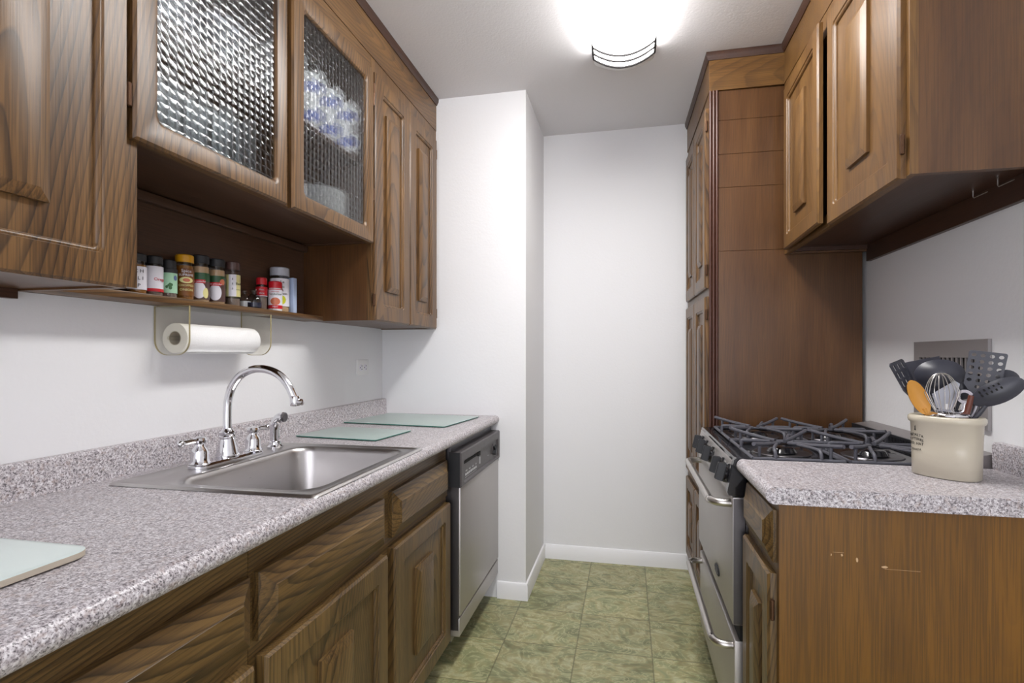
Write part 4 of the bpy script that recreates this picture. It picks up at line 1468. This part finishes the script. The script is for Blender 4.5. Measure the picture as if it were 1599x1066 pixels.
def slotted_blade(outline, holes, th, bend=0.0, L0=0.0):
    """flat blade in the (x, z) plane with real holes; outline and holes are loops of (x, z)"""
    t_ = bmesh.new()
    eds = []
    for lp in [outline] + holes:
        vs = [t_.verts.new((x, 0, zz)) for x, zz in lp]
        for i in range(len(vs)):
            eds.append(t_.edges.new((vs[i], vs[(i + 1) % len(vs)])))
    bmesh.ops.triangle_fill(t_, edges=eds, use_beauty=True, use_dissolve=False, normal=(0, -1, 0))
    g = bmesh.ops.extrude_face_region(t_, geom=list(t_.faces))
    for v in g['geom']:
        if isinstance(v, bmesh.types.BMVert):
            v.co.y += th
    for v in t_.verts:
        v.co.y += bend * (v.co.z - L0) ** 2
    mb = MB()
    mb.absorb(t_)
    return mb


def ring(cx, cz, a, b, n=14):
    return [(cx + a * math.cos(2 * math.pi * i / n), cz + b * math.sin(2 * math.pi * i / n)) for i in range(n)]


def bowl_mb(L, a, c, depth, sgn=-1, th=.002, n=28, bend=0):
    """spoon head: oval dish centred at height L, a half-width, c half-length, bulging towards sgn*y"""
    mb = MB()
    loops = []
    K = 7
    for side in (0, 1):
        rng = range(K + 1) if side == 0 else range(K, -1, -1)
        for k in rng:
            q = max(k / K, .02)
            y = sgn * depth * (1 - q ** 2) - (sgn * th if side else 0)
            loops.append([(a * q * math.cos(2 * math.pi * i / n), y, L + c * q * math.sin(2 * math.pi * i / n)) for i in range(n)])
    mb.loft(loops, cap0=True, cap1=True)
    if bend:
        mm = Matrix.Translation((0, 0, L)) @ Matrix.Rotation(R(bend), 4, 'Y') @ Matrix.Translation((0, 0, -L))
        bmesh.ops.transform(mb.bm, matrix=mm, verts=mb.bm.verts)
    return mb


# slotted spatula leaning left
t, L = utensil('spatula', 'dark slotted spatula leaning out to the left of the crock', 'spatula', crock_pt(.02, .0), Vector((0.7036, 1.5586, 1.1516)), roll=64)
part('handle', handle_mb(L - .04), M['nylon'], t, local=True)
out = [(-.012, L - .055), (.012, L - .055), (.034, L - .02), (.036, L + .05), (.03, L + .055), (-.03, L + .055), (-.036, L + .05), (-.034, L - .02)]
hol = [rr(cx - .004, cx + .004, cz - .009, cz + .009, .0035, 3) for cx in (-.021, 0, .021) for cz in (-.004 + L, L + .018, L + .04)]
part('blade', slotted_blade(out, hol, .003), M['nylon'], t, local=True)
# solid turner behind
t, L = utensil('turner', 'solid dark turner behind the black spoon, square corner showing', 'turner', crock_pt(.0, .015), Vector((0.7642, 1.6007, 1.1570)), roll=-18)
part('handle', handle_mb(L - .03), M['nylon'], t, local=True)
out = [(-.012, L - .05), (.012, L - .05), (.040, L - .02), (.042, L + .05), (-.042, L + .05), (-.040, L - .02)]
part('blade', slotted_blade(out, [], .003), M['nylon'], t, local=True)
# big black spoon
t, L = utensil('serving_spoon', 'large shiny black spoon with its back to the viewer, above the whisk', 'spoon', crock_pt(.0, .02), Vector((0.7801, 1.5646, 1.1685)), roll=8)
part('handle', handle_mb(L - .03), M['nylon'], t, local=True)
part('bowl', bowl_mb(L, .052, .038, .022), M['nylon'], t, local=True)
# wooden spoon
t, L = utensil('wooden_spoon', 'golden wooden spoon at the left of the crock', 'spoon', crock_pt(.015, .005), Vector((0.7184, 1.5343, 1.1108)), roll=12)
part('handle', handle_mb(L - .03, .0065, flat=1.0), M['oldwood'], t, local=True)
part('bowl', bowl_mb(L, .019, .046, .006, sgn=1, th=.005), M['oldwood'], t, local=True)
# whisk
t, L = utensil('whisk', 'steel balloon whisk standing in the middle of the crock', 'whisk', crock_pt(.005, -.012), Vector((0.7622, 1.5176, 1.1223)))
part('handle', handle_mb(L - .07, .008, flat=1.0), M['tubesteel'], t, local=True)
for k in range(5):
    a = R(36 * k + 8)
    pts = []
    for q in range(-10, 11):
        f = q / 10
        th = f * math.pi * .5
        hh = L + .050 - .115 * (1 - math.cos(th)) ** 1.0
        wd = .041 * (math.sin(abs(th)) ** .8) * (1.0 if abs(f) < .6 else 1 - (abs(f) - .6) / .4 * .85) * (1 if f >= 0 else -1)
        pts.append((wd * math.cos(a), wd * math.sin(a), hh - .00035 * k))
    part('wire', MB().tube(pts, .0011, 6), M['tubesteel'], t, local=True)
# clear scraper
t, L = utensil('scraper', 'translucent white scraper seen through the whisk', 'scraper', crock_pt(.01, .01), Vector((0.7843, 1.5422, 1.1145)), roll=-15)
part('handle', handle_mb(L - .02, .005), M['white'], t, local=True)
out = [(-.022, L - .03), (.010, L - .04), (.028, L + .03), (.018, L + .038), (-.030, L + .005)]
part('blade', slotted_blade(out, [], .003), M['grey'], t, local=True)
# large turner with round holes
t, L = utensil('turner', 'large dark turner with four columns of round holes', 'turner', crock_pt(.035, .0), Vector((0.8518, 1.5170, 1.1738)), roll=-3)
part('handle', handle_mb(L - .05), M['nylon'], t, local=True)
out = rr(-.036, .036, L - .03, L + .052, .005, 4)
k0 = [(x, zz) for x, zz in out if zz > L]
out = k0 + [(-.034, L - .032), (-.012, L - .062), (.012, L - .062), (.034, L - .032)]
hol = [ring(-.0255 + i * .017, L - .036 + j * .0155, .0048, .0044) for i in range(4) for j in range(6) if not (j == 0 and i in (0, 3))]
part('blade', slotted_blade(out, hol, .003), M['nylon'], t, local=True)
# slotted spoon at the right
t, L = utensil('slotted_spoon', 'dark slotted spoon leaning out to the right of the crock', 'spoon', crock_pt(-.03, -.005), Vector((0.8508, 1.4670, 1.1301)), roll=10)
part('handle', handle_mb(L - .04), M['nylon'], t, local=True)
mb = bowl_mb(L, .027, .054, .012, bend=26)
sb = part('bowl', mb, M['nylon'], t, local=True)
mb = MB()
for i in range(5):
    for j in (0, 1):
        mb.box(-.020 + j * .009, -.0145 + j * .009, -.0118 + .004 * (1 - j), -.0075 + .002 * (1 - j), L - .030 + i * .010, L - .0265 + i * .010)
bmesh.ops.transform(mb.bm, matrix=Matrix.Translation((0, 0, L)) @ Matrix.Rotation(R(26), 4, 'Y') @ Matrix.Translation((0, 0, -L)), verts=mb.bm.verts)
part('slots', mb, M['hole'], sb, 'dark slots', local=True)
# black spoons behind
t, L = utensil('serving_spoon', 'black spoon half hidden behind the left edge of the holed turner', 'spoon', crock_pt(.0, .02), Vector((0.8320, 1.5663, 1.1395)), roll=10)
part('handle', handle_mb(L - .03), M['nylon'], t, local=True)
part('bowl', bowl_mb(L, .028, .036, .012), M['nylon'], t, local=True)
t, L = utensil('ladle', 'black ladle behind the right edge of the holed turner', 'ladle', crock_pt(-.02, .02), Vector((0.8989, 1.5267, 1.1487)), roll=14)
part('handle', handle_mb(L - .03), M['nylon'], t, local=True)
part('bowl', bowl_mb(L, .030, .034, .02), M['nylon'], t, local=True)
# small metal tools
t, L = utensil('measuring_scoop', 'small steel scoop with a round eye between whisk and holed turner', 'scoop', crock_pt(.01, -.005), Vector((0.8048, 1.5049, 1.1160)), roll=-10)
part('handle', handle_mb(L - .012, .0065, flat=.3), M['chrome'], t, local=True)
mb = MB()
n = 20
mb.loft([[((r_) * math.cos(2 * math.pi * i / n), y_, L + r_ * math.sin(2 * math.pi * i / n)) for i in range(n)] for r_, y_ in ((.010, -.003), (.017, -.003), (.017, .003), (.010, .003))], closed=True)
part('eye', mb, M['chrome'], t, local=True)
t, L = utensil('peeler', 'red-brown handled tool beside the steel scoop', 'peeler', crock_pt(.01, -.015), Vector((0.8074, 1.4924, 1.1000)), roll=20)
part('handle', MB().tube([(0, 0, L * .5), (0, 0, L + .02)], [.005, .0065], 10), M['redwood'], t, local=True)
part('blade', handle_mb(L * .5, .005, flat=.25), M['tubesteel'], t, local=True)
t, L = utensil('butter_knife', 'steel knife handle beside the red-brown handle', 'knife', crock_pt(.015, -.002), Vector((0.8256, 1.4988, 1.0966)), roll=0)
part('grip', handle_mb(L + .012, .007, flat=.45), M['darksteel'], t, local=True)
# ladle bowl lying over the rim
t = thing('steel_ladle', 'shallow steel ladle bowl resting upside down on the crock rim', 'ladle', (CX, CY, z + CH), group='kitchen utensils in the crock')
mb = MB()
cx_, cy_ = (Vector((CX, CY, 0)) + e1 * .012 - e2 * .012)[:2]
loops = []
for k in range(9):
    q = math.pi / 2 * k / 8
    loops.append([(cx_ + .042 * math.cos(q) * math.cos(2 * math.pi * i / 30) * 1.0, cy_ + .042 * math.cos(q) * math.sin(2 * math.pi * i / 30), z + CH + .0015 + .016 * math.sin(q)) for i in range(30)])
mb.loft(loops)
part('bowl', mb, M['chrome'], t)
q0 = Vector((cx_, cy_, z + CH + .006))
part('handle', MB().tube([q0 + e2 * .036, q0 + e2 * .046 + Vector((0, 0, .004)), q0 + e2 * .058 + Vector((0, 0, .02))], .003, 8, smooth=3), M['tubesteel'], t)
